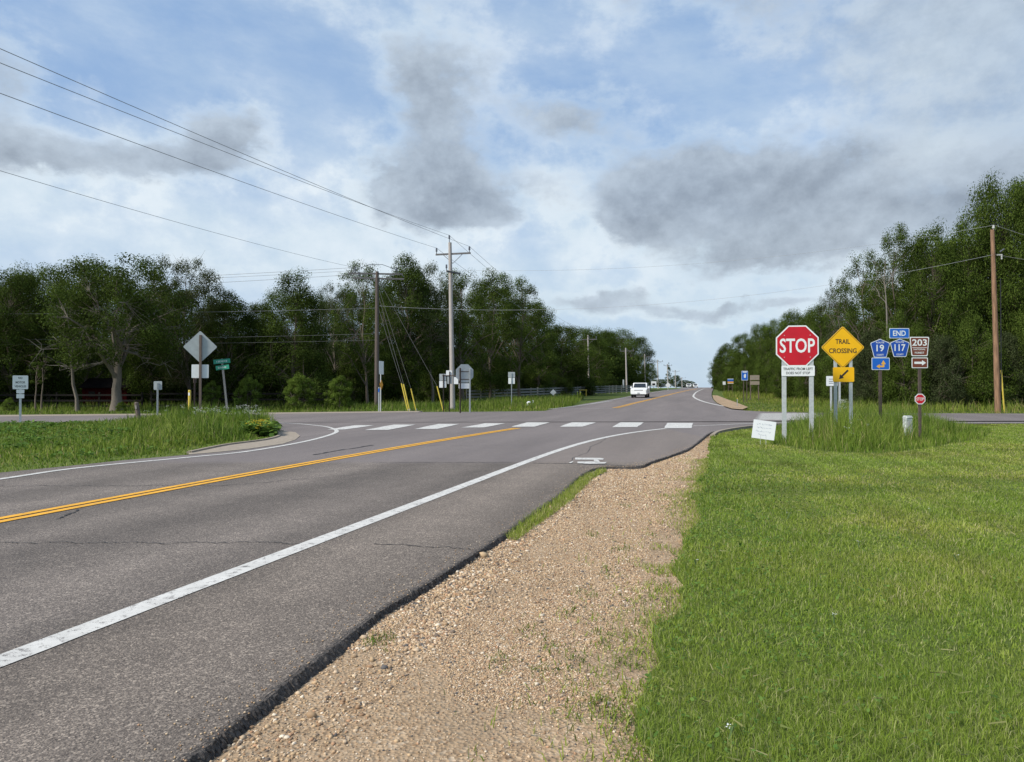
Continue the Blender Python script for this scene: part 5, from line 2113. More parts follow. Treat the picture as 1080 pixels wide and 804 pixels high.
white_sign_behind()
left_square_sign()
diamond_back()
street_names()
plain_back(166.5, 36, 402.2, 411.3, 8.2, 'small grey sign back on a thin post right of the dark leaning stub', rz=190)
plain_back(205.5, 44, 398, 404, 3.4, 'narrow dark sign on a thin post seen behind the diamond sign back', name='marker_sign', rz=180, m='brown_post', post_m='brown_post')
plain_back(539.5, 62, 392.5, 398.2, 7.2, 'grey back of a small route sign standing alone right of the octagonal sign back', rz=180, extra=((398.6, 405, 6.8, 'sign_white'),))


def route_backs():
    Y = 52
    k = Y / F
    p = spot(468, Y)
    t = thing('route_sign_assembly', 'backs of four route sign plates partly behind the foot of the pale pole', 'route sign', (p.x, Y, 0), R(180))
    for px, a, b, w, m in ((467, 394.5, 401.6, 7.2, 'sign_back'), (467, 402, 409, 7.4, 'sign_white'), (473.5, 390.8, 396.6, 6, 'sign_white'), (474.2, 397, 405, 5, 'sign_back'), (481, 397.8, 405.2, 4.6, 'sign_white')):
        z1, z0 = zat(a, Y), zat(b, Y)
        c = (-(px - 468) * k, (z0 + z1) / 2)
        panel(t, 'plate', rrect(w * k, z1 - z0, *c, .03), 'sign_white', c, back=m)
    mb = MB()
    mb.box((-.45, .025, zat(396.3, Y)), (1.1, .03, .06), 'brown_post')
    mb.build('crossbar', t)
    post_part(t, .02, zat(395, Y), 'brown_post')
    post_part(t, -.42, zat(392, Y), 'brown_post')


route_backs()


def stop_back():
    Y = 47.5
    k = Y / F
    p = spot(490, Y)
    t = thing('stop_sign', 'grey back of an octagonal sign with a white plate below, right of the pale pole', 'stop sign', (p.x, Y, 0), R(180 + 20))
    zc = zat(394, Y)
    panel(t, 'octagon_panel', octagon(9.6 * k, zc), 'sign_red', (0, zc))
    z1, z0 = zat(404.4, Y), zat(410, Y)
    panel(t, 'notice_plate', rrect(13 * k, z1 - z0, 0, (z0 + z1) / 2, .03), 'sign_white', (0, (z0 + z1) / 2), back='sign_white')
    for x, m in ((5 * k, 'brown_post'), (-5.6 * k, 'galvanised')):
        post_part(t, x, zc + .35, m, .07)
    mb = MB()
    mb.box((0, .012, zc + .12), (11.5 * k, .015, .05), 'brown_post')
    mb.box((0, .012, zc - .38), (11.5 * k, .015, .05), 'brown_post')
    mb.build('brace', t)


stop_back()


def edge_on_sign():
    """the sign seen nearly edge-on beside the brown pole"""
    Y = 50.5
    k = Y / F
    p = spot(402.2, Y)
    t = thing('warning_sign', 'white sign seen almost edge-on with an orange plate below, beside the brown pole', 'sign', (p.x, Y, 0), R(80))
    z1, z0 = zat(381, Y), zat(395, Y)
    panel(t, 'panel', rrect(14 * k, z1 - z0, 0, (z0 + z1) / 2, .03), 'sign_white', (0, (z0 + z1) / 2), back='sign_white')
    zc = zat(406, Y)
    panel(t, 'orange_plate', rdiamond(5.4 * k, zc, .03), 'orange_plastic', (0, zc), back='orange_plastic')
    post_part(t, 0, z1 - .1, w=.075)
    p = spot(399.6, 50.8)
    t = thing('marker_post', 'slim white marker post at the foot of the brown pole', 'marker post', (p.x, p.y, 0))
    mb = MB()
    mb.box((0, 0, .72), (.085, .03, 1.9), 'sign_back')
    mb.build('blade', t)
    mb = MB()
    mb.box((0, -.018, 1.45), (.09, .004, .25), 'sign_blue')
    mb.build('sticker', t)


edge_on_sign()


def guard(px, Y, y0, y1, x_top, label, m='guard_yellow', w=.09, group='yellow guards on guy wires and posts'):
    p = spot(px, Y)
    H = zat(y0, Y)
    k = Y / F
    dx = (x_top - px) * k
    t = thing('guy_guard', label, 'guy guard', (p.x, Y, p.z), 0, group)
    mb = MB()
    mb.tube([(0, 0, -.1), (dx, 0, H - p.z)], w / 2, m, 8)
    mb.build('sleeve', t)
    mb = MB()
    mb.tube([(0, 0, -.1), (0, 0, .12)], .045, 'galvanised', 8)
    mb.build('anchor', t)
    return t


def yellow_bollard():
    Y = 36.5
    p = spot(200, Y)
    t = thing('marker_post', 'pale yellow marker post left of the grey diamond sign back', 'marker post', (p.x, Y, 0))
    H = zat(411.5, Y)
    mb = MB()
    mb.tube([(0, 0, -.2), (0, 0, H - .04), (0, 0, H)], [.065, .065, .045], 'guard_yellow', 12)
    mb.build('sleeve', t)
    mb = MB()
    mb.box((0, -.066, H - .2), (.07, .006, .14), 'board_white')
    mb.build('sticker', t)


def stub_post():
    Y = 32.2
    p = spot(147.5, Y)
    t = thing('wooden_post', 'dark leaning wooden stub post in the left verge', 'post', (p.x, Y, 0), 0, None, (0, R(-9)))
    H = zat(424, Y)
    mb = MB()
    mb.tube([(0, 0, -.3), (0, 0, H * .5), (0, 0, H - .04), (.01, 0, H)], [.10, .095, .09, .06], 'wood_post', 9)
    mb.build('shaft', t)
    mb = MB()
    mb.box((0, -.10, H - .22), (.06, .02, .16), 'weathered_wood')
    mb.build('reflector', t)


yellow_bollard()
stub_post()


def right_far_signs():
    Y = 74.0
    k = Y / F
    p = spot(785.5, Y)
    t = thing('blue_sign', 'small blue sign with a white figure on dark posts beyond the junction', 'sign', (p.x, Y, p.z))
    z1, z0 = zat(391.3, Y) - p.z, zat(401.3, Y) - p.z
    c = (0, (z0 + z1) / 2)
    o = panel(t, 'panel', rrect(6.8 * k, z1 - z0, *c, .05), 'sign_blue', c, 'sign_white', .92)
    mb = MB()
    mb.plate([(-.08, c[1] - .22), (.10, c[1] - .22), (.13, c[1] + .1), (.02, c[1] + .2), (-.1, c[1] + .02)], -.007, .002, 'sign_white')
    mb.box((0, -.006, c[1] + .36), (.42, .001, .10), 'sign_white')
    mb.build('figure', o)
    for x in (-.10, .22):
        post_part(t, x, z0 + .3, 'brown_post', .05)
    Y = 84.0
    k = Y / F
    p = spot(796, Y)
    t = thing('board_sign', 'tan wooden double board sign at the edge of the right wood', 'sign', (p.x, Y, p.z))
    for a, b, m in ((395.8, 401.0, 'sign_white'), (402.2, 406, 'fence_wood')):
        z1, z0 = zat(a, Y) - p.z, zat(b, Y) - p.z
        mb = MB()
        mb.box((0, 0, (z0 + z1) / 2), (9.8 * k, .05, z1 - z0), 'concrete')
        o = mb.build('board', t)
        if a < 400:
            mb = MB()
            for q in (.12, -.1):
                mb.box((0, -.028, (z0 + z1) / 2 + q), (6.5 * k, .004, .05), 'weathered_wood')
            mb.build('lettering', o)
    for x in (-.45, .45):
        mb = MB()
        mb.box((x, .07, zat(396, Y) / 2 - p.z / 2 - .1), (.10, .08, zat(396, Y) - p.z + .2), 'wood_post')
        mb.build('post', t)
    Y = 120.0
    k = Y / F
    p = spot(770.5, Y)
    t = thing('business_sign', 'small sign, blue above and orange below, by the far road', 'sign', (p.x, Y, p.z))
    for a, b, m in ((399.6, 402.4, 'sign_blue'), (402.4, 404.8, 'orange_plastic')):
        z1, z0 = zat(a, Y) - p.z, zat(b, Y) - p.z
        mb = MB()
        mb.box((0, 0, (z0 + z1) / 2), (6.0 * k, .06, z1 - z0 - .004), m)
        mb.box((0, 0, (z0 + z1) / 2 + (z1 - z0) * (.4 if m == 'sign_blue' else -.35)), (6.1 * k, .07, (z1 - z0) * .2), 'sign_white')
        mb.build('panel', t)
    for x in (-.3, .3):
        mb = MB()
        mb.box((x, .06, 1.0), (.09, .05, 2.3), 'brown_post')
        mb.build('post', t)
    plain_back(763.8, 122, 402.5, 406.0, 3.0, 'tiny white sign left of the blue and orange sign', name='small_sign', rz=0, m='sign_white', post_m='brown_post')
    Y = 62
    p = spot(777.5, Y)
    t = thing('delineator', 'short white delineator at the gravel corner beyond the junction', 'marker post', (p.x, Y, p.z))
    mb = MB()
    mb.box((0, 0, .30), (.055, .02, .8), 'sign_back')
    mb.build('blade', t)
    mb = MB()
    mb.box((0, -.013, .70), (.06, .004, .12), 'guard_yellow')
    mb.build('reflector', t)
    # left far ones
    plain_back(657.5, 158, 400.5, 409, 1.6, 'slim pale sign post beside the second far pole', name='marker_sign', rz=0, m='weathered_wood', post_m='weathered_wood')
    plain_back(689.5, 150, 402.3, 406.6, 5.6, 'pair of small pale plates right behind the white pickup', name='small_sign', rz=0, m='sign_back', post_m='brown_post', extra=((404.5, 407.4, 3.0, 'sign_back'),))
    Y = 160
    k = Y / F
    p = spot(704.6, Y)
    t = thing('warning_sign', 'pale diamond sign beside the far road, right of the white pickup', 'warning sign', (p.x, Y, p.z))
    zc = zat(406.4, Y) - p.z
    panel(t, 'diamond_panel', rdiamond(3.0 * k, zc, .06), 'sign_white', (0, zc))
    post_part(t, 0, zc, 'galvanised')
    Y = 92
    k = Y / F
    p = spot(583.5, Y)
    t = thing('diamond_marker', 'small white diamond board in the field by the grey fence', 'sign', (p.x, Y, p.z))
    zc = zat(414.0, Y) - p.z
    panel(t, 'diamond_panel', rdiamond(3.4 * k, zc, .05), 'sign_white', (0, zc))
    post_part(t, 0, zc, 'galvanised')
    Y = 64
    p = spot(557.8, Y)
    t = thing('roadside_stone', 'small white painted boulder on the grass at the left corner', 'stone', (p.x, Y, p.z))
    bm = bmesh.new()
    bmesh.ops.create_icosphere(bm, subdivisions=2, radius=1)
    rnd = random.Random(9)
    for v in bm.verts:
        v.co *= rnd.uniform(.88, 1.1)
        v.co.x *= .26
        v.co.y *= .2
        v.co.z = v.co.z * .24 + .17
    me = bpy.data.meshes.new('boulder')
    bm.to_mesh(me)
    bm.free()
    me.materials.append(MATS['board_white'])
    o = bpy.data.objects.new('boulder', me)
    COL.objects.link(o)
    o.parent = t
    p = spot(562.2, 64)
    t = thing('delineator', 'tiny white stake right of the white boulder', 'marker post', (p.x, 64, p.z))
    mb = MB()
    mb.box((0, 0, .2), (.05, .02, .6), 'board_white')
    mb.build('blade', t)
    for px, a, b, lab in ((609, 413, 421.5, 'lime yellow pipe marker left of the yellow-based pole'), (612.3, 416.5, 421, 'short lime pipe stub left of the yellow-based pole')):
        Y = 108
        p = spot(px, Y)
        t = thing('pipe_marker', lab, 'marker post', (p.x, Y, p.z))
        mb = MB()
        mb.tube([(0, 0, -.2), (0, 0, max(.5, zat(a, Y) - p.z))], .07, 'guard_lime', 8)
        mb.build('pipe', t)
        mb = MB()
        mb.tube([(0, 0, max(.5, zat(a, Y) - p.z) + .002), (0, 0, max(.5, zat(a, Y) - p.z) + .06)], .08, 'board_white', 8)
        mb.build('cap', t)
    Y = 110
    p = spot(615, Y)
    t = thing('pipe_barrier', 'low yellow pipe barrier beside the foot of the yellow-based pole', 'barrier', (p.x, Y, p.z))
    for x in (-.45, .45):
        mb = MB()
        mb.tube([(x, 0, -.2), (x, 0, .85)], .06, 'guard_yellow', 8)
        mb.build('pipe', t)
    mb = MB()
    mb.tube([(-.6, 0, .80), (.6, 0, .80)], .055, 'guard_yellow', 8)
    mb.build('rail', t)


right_far_signs()
for px, Y, y0, y1, xt, lab in ((430.6, 52.5, 404.5, 421, 423.4, 'left one of the paired yellow guy guards right of the brown pole'), (432.4, 53, 405.2, 421, 425.6, 'right one of the paired yellow guy guards right of the brown pole'),
                               (439.2, 53.5, 410, 422, 433.4, 'single yellow guy guard between the paired guards and the pale pole'), (467.6, 54, 407.5, 421, 461, 'yellow guy guard nearest the pale pole, left of the route sign backs')):
    guard(px, Y, y0, y1, xt, lab)
guard(1059.2, 51.5, 390.5, 421, 1056.0, 'tall thin yellow guard right beside the brown wooden pole on the right', w=.10)


# ================================================================== utility poles and wires
def pole(px, Y, top_py, rad, m, label, arms=(), name='utility_pole', group='utility poles', lean=0.0, extra=None):
    p = spot(px, Y)
    H = zat(top_py, Y) - p.z
    t = thing(name, label, 'utility pole', (p.x, p.y, p.z), 0, group)
    mb = MB()
    n = 7
    mb.tube([(lean * i / (n - 1), 0, -.5 + (H + .5) * i / (n - 1)) for i in range(n)], [rad * (1 - .38 * i / (n - 1)) for i in range(n)], m, 12)
    mb.build('shaft', t, True)
    for (z, L, ang, off, pins) in arms:
        c, s = math.cos(ang), math.sin(ang)
        mb = MB()
        mb.box((lean * z / H + off * c, off * s - rad * .0, H + z), (L, .11, .12), 'arm_wood', ang)
        a = mb.build('crossarm', t)
        for q in pins:
            mb = MB()
            x, y = q * c, q * s
            mb.tube([(x, y, H + z + .06), (x, y, H + z + .22), (x, y, H + z + .24), (x, y, H + z + .50)], [.03, .03, .075, .06], 'insulator', 8)
            mb.build('insulator', a)
        if L > 1.9:
            mb = MB()
            for q in (-L * .27, L * .27):
                mb.tube([(q * c, q * s, H + z - .06), (0, 0, H + z - .72)], .022, 'arm_wood', 5)
            mb.build('brace', a)
    return t, H, p


ROAD_ANG = math.atan2(-.245, .97)   # across the main road
t, HA, PA = pole(477.5, 55.5, 256, .20, 'pale_pole_wood', 'tall pale wooden utility pole with two dark crossarms left of the octagonal sign back', ((-.85, 2.75, ROAD_ANG, 0, (-1.3, 1.3)), (-2.25, 1.5, R(52), 0, (-.7,))), 'utility_pole', 'utility poles of the main road', -.22)
mb = MB()
mb.tube([(-.26, 0, HA - .05), (-.27, 0, HA + .3)], .03, 'insulator', 6)
mb.tube([(-.27, 0, HA + .3), (-.27, 0, HA + .55)], [.075, .06], 'insulator', 8)
mb.build('insulator', t)
t2, HB, PB = pole(397.5, 58, 286.5, .21, 'dark_pole_wood', 'dark brown utility pole with guy wires on the left', ((-.18, 4.2, R(8), -.1, (-1.7, 1.5)), (-.55, 4.0, R(8), .1, (-1.4,))), 'utility_pole', 'utility poles of the side road')
mb = MB()
mb.tube([(-2.3, -.1, HB - .3), (-1.6, -.1, HB + .15), (-.6, 0, HB + .55), (.4, 0, HB + .55), (1.4, .1, HB + .2), (2.1, .2, HB - .4)], .022, 'insulator', 5)
mb.build('jumper_cable', t2)
t3, HC, PC = pole(1052.5, 50.5, 242.5, .20, 'orange_pole_wood', 'orange-brown wooden utility pole at the edge of the right wood', (), 'utility_pole', 'utility poles of the side road', -.30)
mb = MB()
mb.tube([(-.22, 0, HC), (-.22, 0, HC + .10)], .03, 'galvanised', 6)
mb.tube([(-.22, 0, HC + .10), (-.22, 0, HC + .32)], [.09, .06], 'stone_grey', 8)
mb.build('insulator', t3)
mb = MB()
mb.box((.12, -.12, HC - 1.75), (.34, .10, .10), 'stone_grey')
mb.tube([(.10, -.16, HC - 1.55), (.38, -.18, HC - 1.35)], .05, 'insulator', 6)
mb.tube([(.22, -.16, HC - 2.05), (.22, -.16, HC - 1.7)], .05, 'stone_grey', 8)
mb.build('cable_bracket', t3)
mb = MB()
mb.box((.10, -.195, HC * .42), (.05, .03, HC * .62), 'black_plastic')
mb.build('conduit', t3)

far_poles = [(621.5, 120, 353.5, 'utility pole with a yellow base beyond the grey fence, nearest of the far row'), (661.2, 150, 367, 'second pole of the far row, left of the white pickup'), (680.8, 190, 373.5, 'third pole of the far row, rising above the white pickup'),
             (694.3, 232, 379.5, 'fourth pole of the far row, right of the pickup'), (704.4, 262, 384, 'fifth pole of the far row, by the far spruce'), (712.6, 285, 390.5, 'sixth pole of the far row, right of the far spruce'), (719.6, 300, 398, 'seventh and smallest pole of the far row near the crest')]
fp = []
first = None
for px, Y, top, lab in far_poles:
    p = spot(px, Y)
    H = zat(top, Y) - p.z
    if first is None:
        first, Hf, _ = pole(px, Y, top, .17, 'pale_pole_wood', lab, ((-.7, 2.5, ROAD_ANG, 0, (-1.15, 0.0, 1.15)),), 'utility_pole', 'utility poles of the main road', -.2)
        mb = MB()
        mb.tube([(0, 0, .05), (0, 0, 1.7)], .20, 'guard_yellow', 10)
        sl_ = mb.build('yellow_sleeve', first)
        fp.append((p, H))
        continue
    c = bpy.data.objects.new('utility_pole', None)
    COL.objects.link(c)
    for ch in first.children:
        if ch.name.startswith('yellow_sleeve'):
            continue
        copy_tree(ch, c)
    c.location = p
    c.scale = (1.15, 1.15, H / Hf)
    tag(c, lab, 'utility pole', 'utility poles of the main road')
    fp.append((p, H))


def wire(a, b, sag, label, r=.016, n=26, group='overhead wires', m='wire'):
    r *= .62
    a, b = Vector(a), Vector(b)
    mb = MB()
    pts = []
    for i in range(n + 1):
        t_ = i / n
        q = a.lerp(b, t_)
        q.z -= 4 * sag * t_ * (1 - t_)
        pts.append(q)
    mb.tube(pts, r, m, 5, False)
    o = mb.build('power_line_wire')
    tag(o, label, 'wire', group)
    return o


def ray_at(px, py, Y):
    d = ray(px, py)
    return CAM + d * (Y / d.y)


def through(a, px, py, Y, ext=1.4):
    """a straight run from a through the point seen at px,py at distance Y, carried on past the frame"""
    q = ray_at(px, py, Y)
    return a + (q - a) * ext


def arm_tip(P_, H, z, q, ang, lean=0.0, up=.5):
    return Vector((P_.x + q * math.cos(ang) + lean, P_.y + q * math.sin(ang), P_.z + H + z + up))


MW = 'wires over the main road'
topA = Vector((PA.x - .27, PA.y, PA.z + HA + .55))
rA = arm_tip(PA, HA, -.85, 1.3, ROAD_ANG)
lA = arm_tip(PA, HA, -.85, -1.3, ROAD_ANG)
for a, q, lab in ((rA, (0, 42), 'uppermost of the wires running to the upper left'), (topA, (0, 57), 'second wire from the top running to the upper left'), (lA, (0, 89), 'third wire from the top running to the upper left')):
    d = Vector((-.25, -1))
    # meeting point with the frame edge lies along the pole line
    Yq = 19.6
    wire(a, through(a, q[0], q[1], Yq, 1.45), .28, lab, .017, group=MW)
tB = Vector((PB.x - 1.7, PB.y, PB.z + HB + .3))
wire(tB, through(tB, 0, 171, 24, 1.4), .35, 'lowest single wire running to the upper left above the wood', .014, group='wires along the side road on the left')
SW = 'wires along the side road on the left'
for dz, q, lab, rr in ((.30, (0, 297.5), 'upper wire running left across the wood from the brown pole', .02), (.06, (0, 299.5), 'wire just below the upper wire, left of the brown pole', .018), (-.25, (0, 306), 'third wire running left from the brown pole crossarm', .02), (-2.9, (0, 328), 'middle wire crossing in front of the left wood', .02), (-4.9, (0, 355), 'lower thin wire crossing in front of the left wood', .013), (-5.4, (0, 360), 'lowest thin wire crossing in front of the left wood', .011)):
    a = Vector((PB.x - (1.6 if dz > -1 else .15), PB.y - .12, PB.z + HB + dz))
    wire(a, through(a, q[0], q[1], 64 if dz > -1 else 56, 1.6), .25, lab, rr, group=SW)
for a, b, lab in ((rA, (fp[0][0] + Vector((1.1, -.25, fp[0][1] - .2))), 'right wire running on along the far road from the pale pole'), (topA, (fp[0][0] + Vector((0, 0, fp[0][1] - .2))), 'middle wire running on along the far road from the pale pole'), (lA, (fp[0][0] + Vector((-1.1, .25, fp[0][1] - .2))), 'left wire running on along the far road from the pale pole')):
    wire(a, b, 1.0, lab, .018, group=MW)
for i in range(len(fp) - 1):
    a, b = fp[i], fp[i + 1]
    wire(a[0] + Vector((0, 0, a[1] - .2)), b[0] + Vector((0, 0, b[1] - .2)), .7, 'wire between the %s and %s pole of the far row' % (('first', 'second', 'third', 'fourth', 'fifth', 'sixth')[i], ('second', 'third', 'fourth', 'fifth', 'sixth', 'seventh')[i]), .02, group=MW)
CW = 'wires crossing the junction to the right'
lowA = Vector((PA.x - .1, PA.y + .4, PA.z + HA - 2.0))
wire(lowA, Vector((PC.x - .3, PC.y, PC.z + HC + .3)), 1.0, 'upper wire crossing the sky to the brown wooden pole on the right', .013, 40, CW, 'pale_wire')
wire(Vector((PB.x + .1, PB.y, PB.z + HB - 2.7)), Vector((PC.x - .2, PC.y - .1, PC.z + HC - 1.7)), 1.6, 'lower wire crossing to the brown wooden pole on the right', .013, 40, CW, 'pale_wire')
for z, py, lab in ((HC + .3, 247, 'upper wire leaving the right wooden pole for the right border'), (HC - 1.7, 272, 'lower wire leaving the right wooden pole for the right border')):
    a = Vector((PC.x - .2, PC.y - .1, PC.z + z))
    wire(a, through(a, 1085, py, 49.5, 6), .3, lab, .017, group=CW)
GW = 'guy wires of the brown pole'
for q, z0, lab in (((423.4, 404.5, 52.5), -3.0, 'lowest guy wire of the brown pole, down to the paired guards'), ((433.4, 410, 53.5), -1.4, 'middle guy wire of the brown pole'), ((461, 407.5, 54), -.7, 'longest guy wire of the brown pole, down to the guard by the pale pole'), ((425.6, 405.2, 53), -2.0, 'steep guy wire of the brown pole beside the lowest one')):
    wire(Vector((PB.x + .15, PB.y, PB.z + HB + z0)), ray_at(*q), .05, lab, .020, 6, GW, 'guy_strand')


# ================================================================== fences
def fence(pts, h, rails, m, label, step, name='board_fence', rail_h=.14, post_h=None):
    t = thing(name, label, 'fence', (pts[0][0], pts[0][1], hgt(*pts[0][:2])))
    o0 = t.location.copy()
    line = []
    for a, b in zip(pts[:-1], pts[1:]):
        a, b = Vector(a[:2]), Vector(b[:2])
        n = max(1, int((b - a).length / step))
        line += [a.lerp(b, i / n) for i in range(n)]
    line.append(Vector(pts[-1][:2]))
    pm = None
    for q in line:
        mb = MB()
        z = hgt(q.x, q.y)
        if pm is None:
            mb.box((0, 0, h / 2 - .1), (.12, .12, h + .3), m)
            pm = mb.build('post', t)
            pm.location = (q.x - o0.x, q.y - o0.y, z - o0.z)
        else:
            c = pm.copy()
            COL.objects.link(c)
            c.parent = t
            c.location = (q.x - o0.x, q.y - o0.y, z - o0.z)
    for k in range(rails):
        mb = MB()
        zc = h * (k + .75) / rails - .06
        for a, b in zip(line[:-1], line[1:]):
            za, zb = hgt(a.x, a.y) - o0.z + zc, hgt(b.x, b.y) - o0.z + zc
            d = (b - a).normalized()
            nx, ny = -d.y * .03, d.x * .03
            x0, y0, x1, y1 = a.x - o0.x, a.y - o0.y - .085, b.x - o0.x, b.y - o0.y - .085
            r = rail_h / 2
            vs = [(x0 - nx, y0 - ny, za - r), (x1 - nx, y1 - ny, zb - r), (x1 - nx, y1 - ny, zb + r), (x0 - nx, y0 - ny, za + r), (x0 + nx, y0 + ny, za - r), (x1 + nx, y1 + ny, zb - r), (x1 + nx, y1 + ny, zb + r), (x0 + nx, y0 + ny, za + r)]
            mb.add(vs, [(0, 1, 2, 3), (7, 6, 5, 4), (3, 2, 6, 7), (0, 4, 5, 1)], m)
        mb.build('rail', t)


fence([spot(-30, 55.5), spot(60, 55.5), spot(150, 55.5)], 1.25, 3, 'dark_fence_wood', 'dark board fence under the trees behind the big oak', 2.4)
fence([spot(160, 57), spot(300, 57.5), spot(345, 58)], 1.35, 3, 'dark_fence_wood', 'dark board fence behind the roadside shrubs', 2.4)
fence([spot(492, 80), spot(560, 92), spot(612, 116), spot(650, 140), spot(676, 152)], 1.35, 4, 'fence_wood', 'long grey board fence in front of the trees beyond the octagonal sign back', 2.6, rail_h=.2)


def shed():
    Y = 60
    p = spot(119, Y)
    t = thing('red_shed', 'dark red wooden shed hidden behind the big oak trunk', 'shed', (p.x, Y, 0))
    mb = MB()
    n = 14
    w = 3.5
    for i in range(n):
        x = -w / 2 + (i + .5) * w / n
        mb.box((x, -1.2 + (.01 if i % 2 else 0), .85), (w / n - .012, .06, 1.7), 'barn_red')
    mb.box((-w / 2, 0, .85), (.06, 2.4, 1.7), 'barn_red')
    mb.box((w / 2, 0, .85), (.06, 2.4, 1.7), 'barn_red')
    mb.build('wall', t)
    mb = MB()
    mb.add([(-1.95, -1.45, 1.62), (1.95, -1.45, 1.62), (1.95, 0, 2.35), (-1.95, 0, 2.35), (-1.95, 1.45, 1.62), (1.95, 1.45, 1.62), (-1.95, -1.45, 1.70), (1.95, -1.45, 1.70), (1.95, 0, 2.43), (-1.95, 0, 2.43), (-1.95, 1.45, 1.70), (1.95, 1.45, 1.70)],
           [(0, 1, 2, 3), (3, 2, 5, 4), (9, 8, 7, 6), (10, 11, 8, 9), (0, 6, 7, 1), (4, 5, 11, 10), (0, 3, 9, 6), (3, 4, 10, 9), (1, 7, 8, 2), (2, 8, 11, 5)], 'barn_roof')
    mb.build('roof', t)
    mb = MB()
    mb.box((-1.0, -1.245, 1.15), (.5, .03, .4), 'dark_fence_wood')
    mb.build('window', t)


shed()


# ================================================================== vehicles
def prism_x(mb, prof, w, m, bev=.05):
    """side profile (y,z) pulled across the width, shoulders pulled in"""
    n = len(prof)
    cy = sum(a for a, _ in prof) / n
    cz = sum(b for _, b in prof) / n
    vs = []
    for x, k in ((-w / 2, .96), (-w / 2 + bev, 1), (w / 2 - bev, 1), (w / 2, .96)):
        vs += [(x, cy + (a - cy) * k, cz + (b - cz) * k) for a, b in prof]
    fs = [tuple(range(n)), tuple(range(4 * n - 1, 3 * n - 1, -1))]
    for s in range(3):
        fs += [(s * n + i, (s + 1) * n + i, (s + 1) * n + (i + 1) % n, s * n + (i + 1) % n) for i in range(n)]
    mb.add(vs, fs, m)


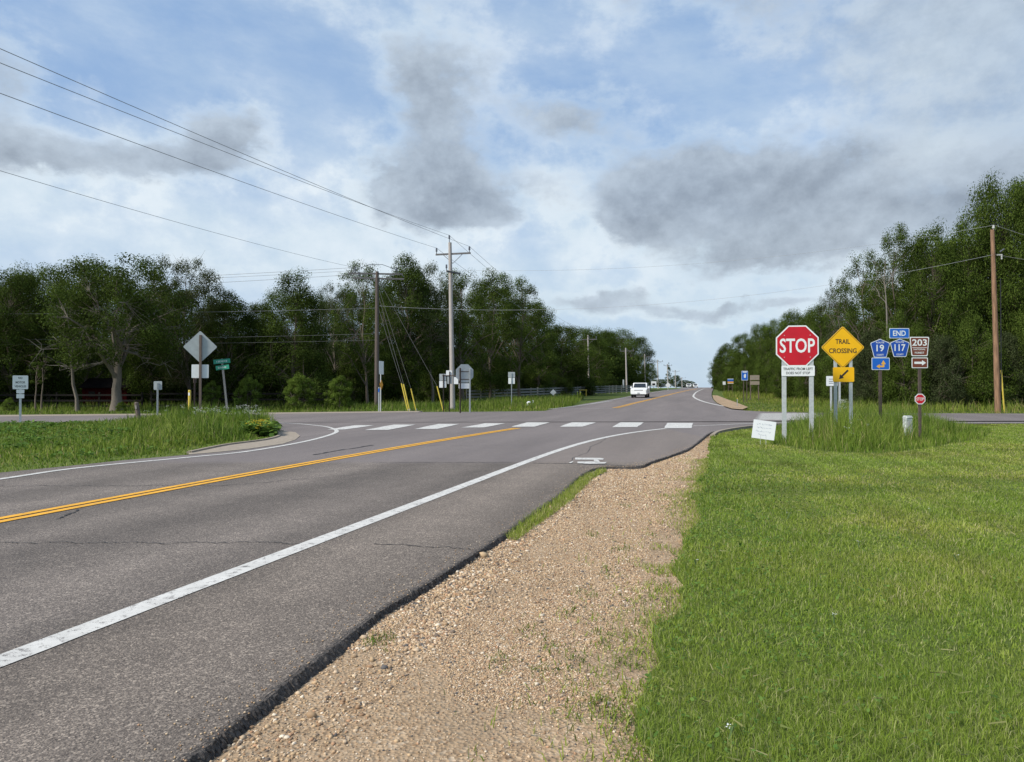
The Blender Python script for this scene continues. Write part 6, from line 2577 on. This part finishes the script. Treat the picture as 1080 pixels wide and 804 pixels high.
def vehicle(name, label, cat, loc, rz, body, cab, wheels, W_, glass_z, pickup=True):
    """front towards -y"""
    t = thing(name, label, cat, loc, rz)
    mb = MB()
    prism_x(mb, body, W_, 'car_white', .10)
    b = mb.build('body', t, True)
    mb = MB()
    prism_x(mb, cab, W_ * .86, 'car_white', .16)
    mb.build('cab', t, True)
    # glass follows the cab profile: cab = front-foot, front-top, rear-top, rear-foot
    (fy, fz), (ty, tz), (ry, rz_), (by, bz) = cab
    wt = W_ * .86
    mb = MB()
    def lerp(a, c, k):
        return (a[0] + (c[0] - a[0]) * k, a[1] + (c[1] - a[1]) * k)
    lo, hi = lerp((fy, fz), (ty, tz), .12), lerp((fy, fz), (ty, tz), .88)
    mb.add([(-wt * .46, lo[0] - .03, lo[1] + .01), (wt * .46, lo[0] - .03, lo[1] + .01), (wt * .41, hi[0] - .03, hi[1] + .01), (-wt * .41, hi[0] - .03, hi[1] + .01)], [(0, 1, 2, 3)], 'car_glass')
    mb.build('windshield', t)
    for s in (-1, 1):
        mb = MB()
        x = s * (wt / 2 + .008)
        a, c = lerp((fy, fz), (ty, tz), .25), lerp((by, bz), (ry, rz_), .25)
        d, e = lerp((fy, fz), (ty, tz), .85), lerp((by, bz), (ry, rz_), .85)
        mb.add([(x, a[0] + .15, a[1]), (x, c[0] - .12, c[1]), (x, e[0] - .08, e[1]), (x, d[0] + .12, d[1])], [(0, 1, 2, 3)], 'car_glass')
        mb.build('side_window', t)
        mb = MB()
        mb.box((s * (W_ / 2 + .10), fy + .35, fz + .12), (.20, .10, .24), 'car_white', 0, .03)
        mb.box((s * (W_ / 2 + .10), fy + .402, fz + .12), (.16, .004, .18), 'car_glass')
        mb.build('mirror', t)
        mb = MB()
        fyb = body[0][0]
        mb.box((s * W_ * .385, fyb - .012, .90), (W_ * .17, .06, .20), 'headlamp', 0, .04)
        mb.build('headlight', t)
        mb = MB()
        mb.box((s * W_ * .37, fyb - .012, .52), (.18, .05, .10), 'black_plastic', 0, .02)
        mb.build('fog_light', t)
    fyb = body[0][0]
    mb = MB()
    mb.box((0, fyb - .014, .86), (W_ * .56, .06, .24), 'black_plastic', 0, .04)
    for k in range(3):
        mb.box((0, fyb - .05, .83 + k * .05), (W_ * .52, .012, .012), 'chrome')
    mb.build('grille', t)
    mb = MB()
    mb.box((0, fyb - .05, .55), (W_ * .97, .16, .22), 'car_white', 0, .05)
    mb.box((0, fyb + 2.6, .40), (W_ * .9, 4.6, .22), 'black_plastic')
    mb.build('bumper', t)
    mb = MB()
    mb.box((0, fyb - .14, .56), (.31, .012, .16), 'sign_back')
    mb.build('licence_plate', t)
    first_w = None
    for s in (-1, 1):
        for y in wheels:
            if first_w is None:
                mb = MB()
                r = .40
                mb.tube([(-.14, 0, 0), (-.12, 0, 0), (.12, 0, 0), (.14, 0, 0)], [r - .05, r, r, r - .05], 'rubber', 20)
                first_w = mb.build('wheel', t, True)
                first_w.location = (s * (W_ / 2 - .15), y, r)
                mb = MB()
                mb.tube([(-.145, 0, 0), (.145, 0, 0)], .22, 'chrome', 14)
                rim = mb.build('rim', first_w)
            else:
                c = first_w.copy()
                COL.objects.link(c)
                c.parent = t
                c.location = (s * (W_ / 2 - .15), y, .40)
                r_ = rim.copy()
                COL.objects.link(r_)
                r_.parent = c
    return t


p = at(675.5, 419.6)
print('truck at', tuple(round(v, 2) for v in p))
pick_body = [(-2.70, .50), (-2.78, .75), (-2.72, 1.00), (-2.40, 1.10), (-1.2, 1.20), (2.8, 1.22), (2.85, .8), (2.8, .50)]
pick_cab = [(-1.3, 1.17), (-.55, 1.86), (1.0, 1.86), (1.25, 1.17)]
pk = vehicle('pickup_truck', 'white pickup truck driving towards the junction', 'pickup truck', (p.x, p.y, p.z + .02), -math.atan2(.262, 1) , pick_body, pick_cab, (-1.75, 1.75), 1.98, 1.2)
mb = MB()
mb.box((0, 2.0, 1.26), (1.9, 1.6, .10), 'black_plastic')
mb.build('bed_cover', pk)
car_body = [(-2.3, .35), (-2.34, .62), (-2.2, .86), (-1.1, 1.0), (2.2, 1.02), (2.3, .7), (2.25, .38)]
car_cab = [(-1.2, .97), (-.45, 1.62), (1.4, 1.62), (2.1, .97)]
for px, Y, lab, dx in ((726.5, 292, 'left of the two distant white cars on the crest', 0), (733.5, 297, 'right of the two distant white cars on the crest', 0)):
    q = spot(px, Y)
    vehicle('car', lab, 'car', (q.x, q.y, q.z + .05), -.26, car_body, car_cab, (-1.45, 1.45), 1.85, 1.0)

# drop the helper numbers the tree builder kept
for o in bpy.data.objects:
    for k in ('proto_h', 'proto_r'):
        if k in o.keys():
            del o[k]
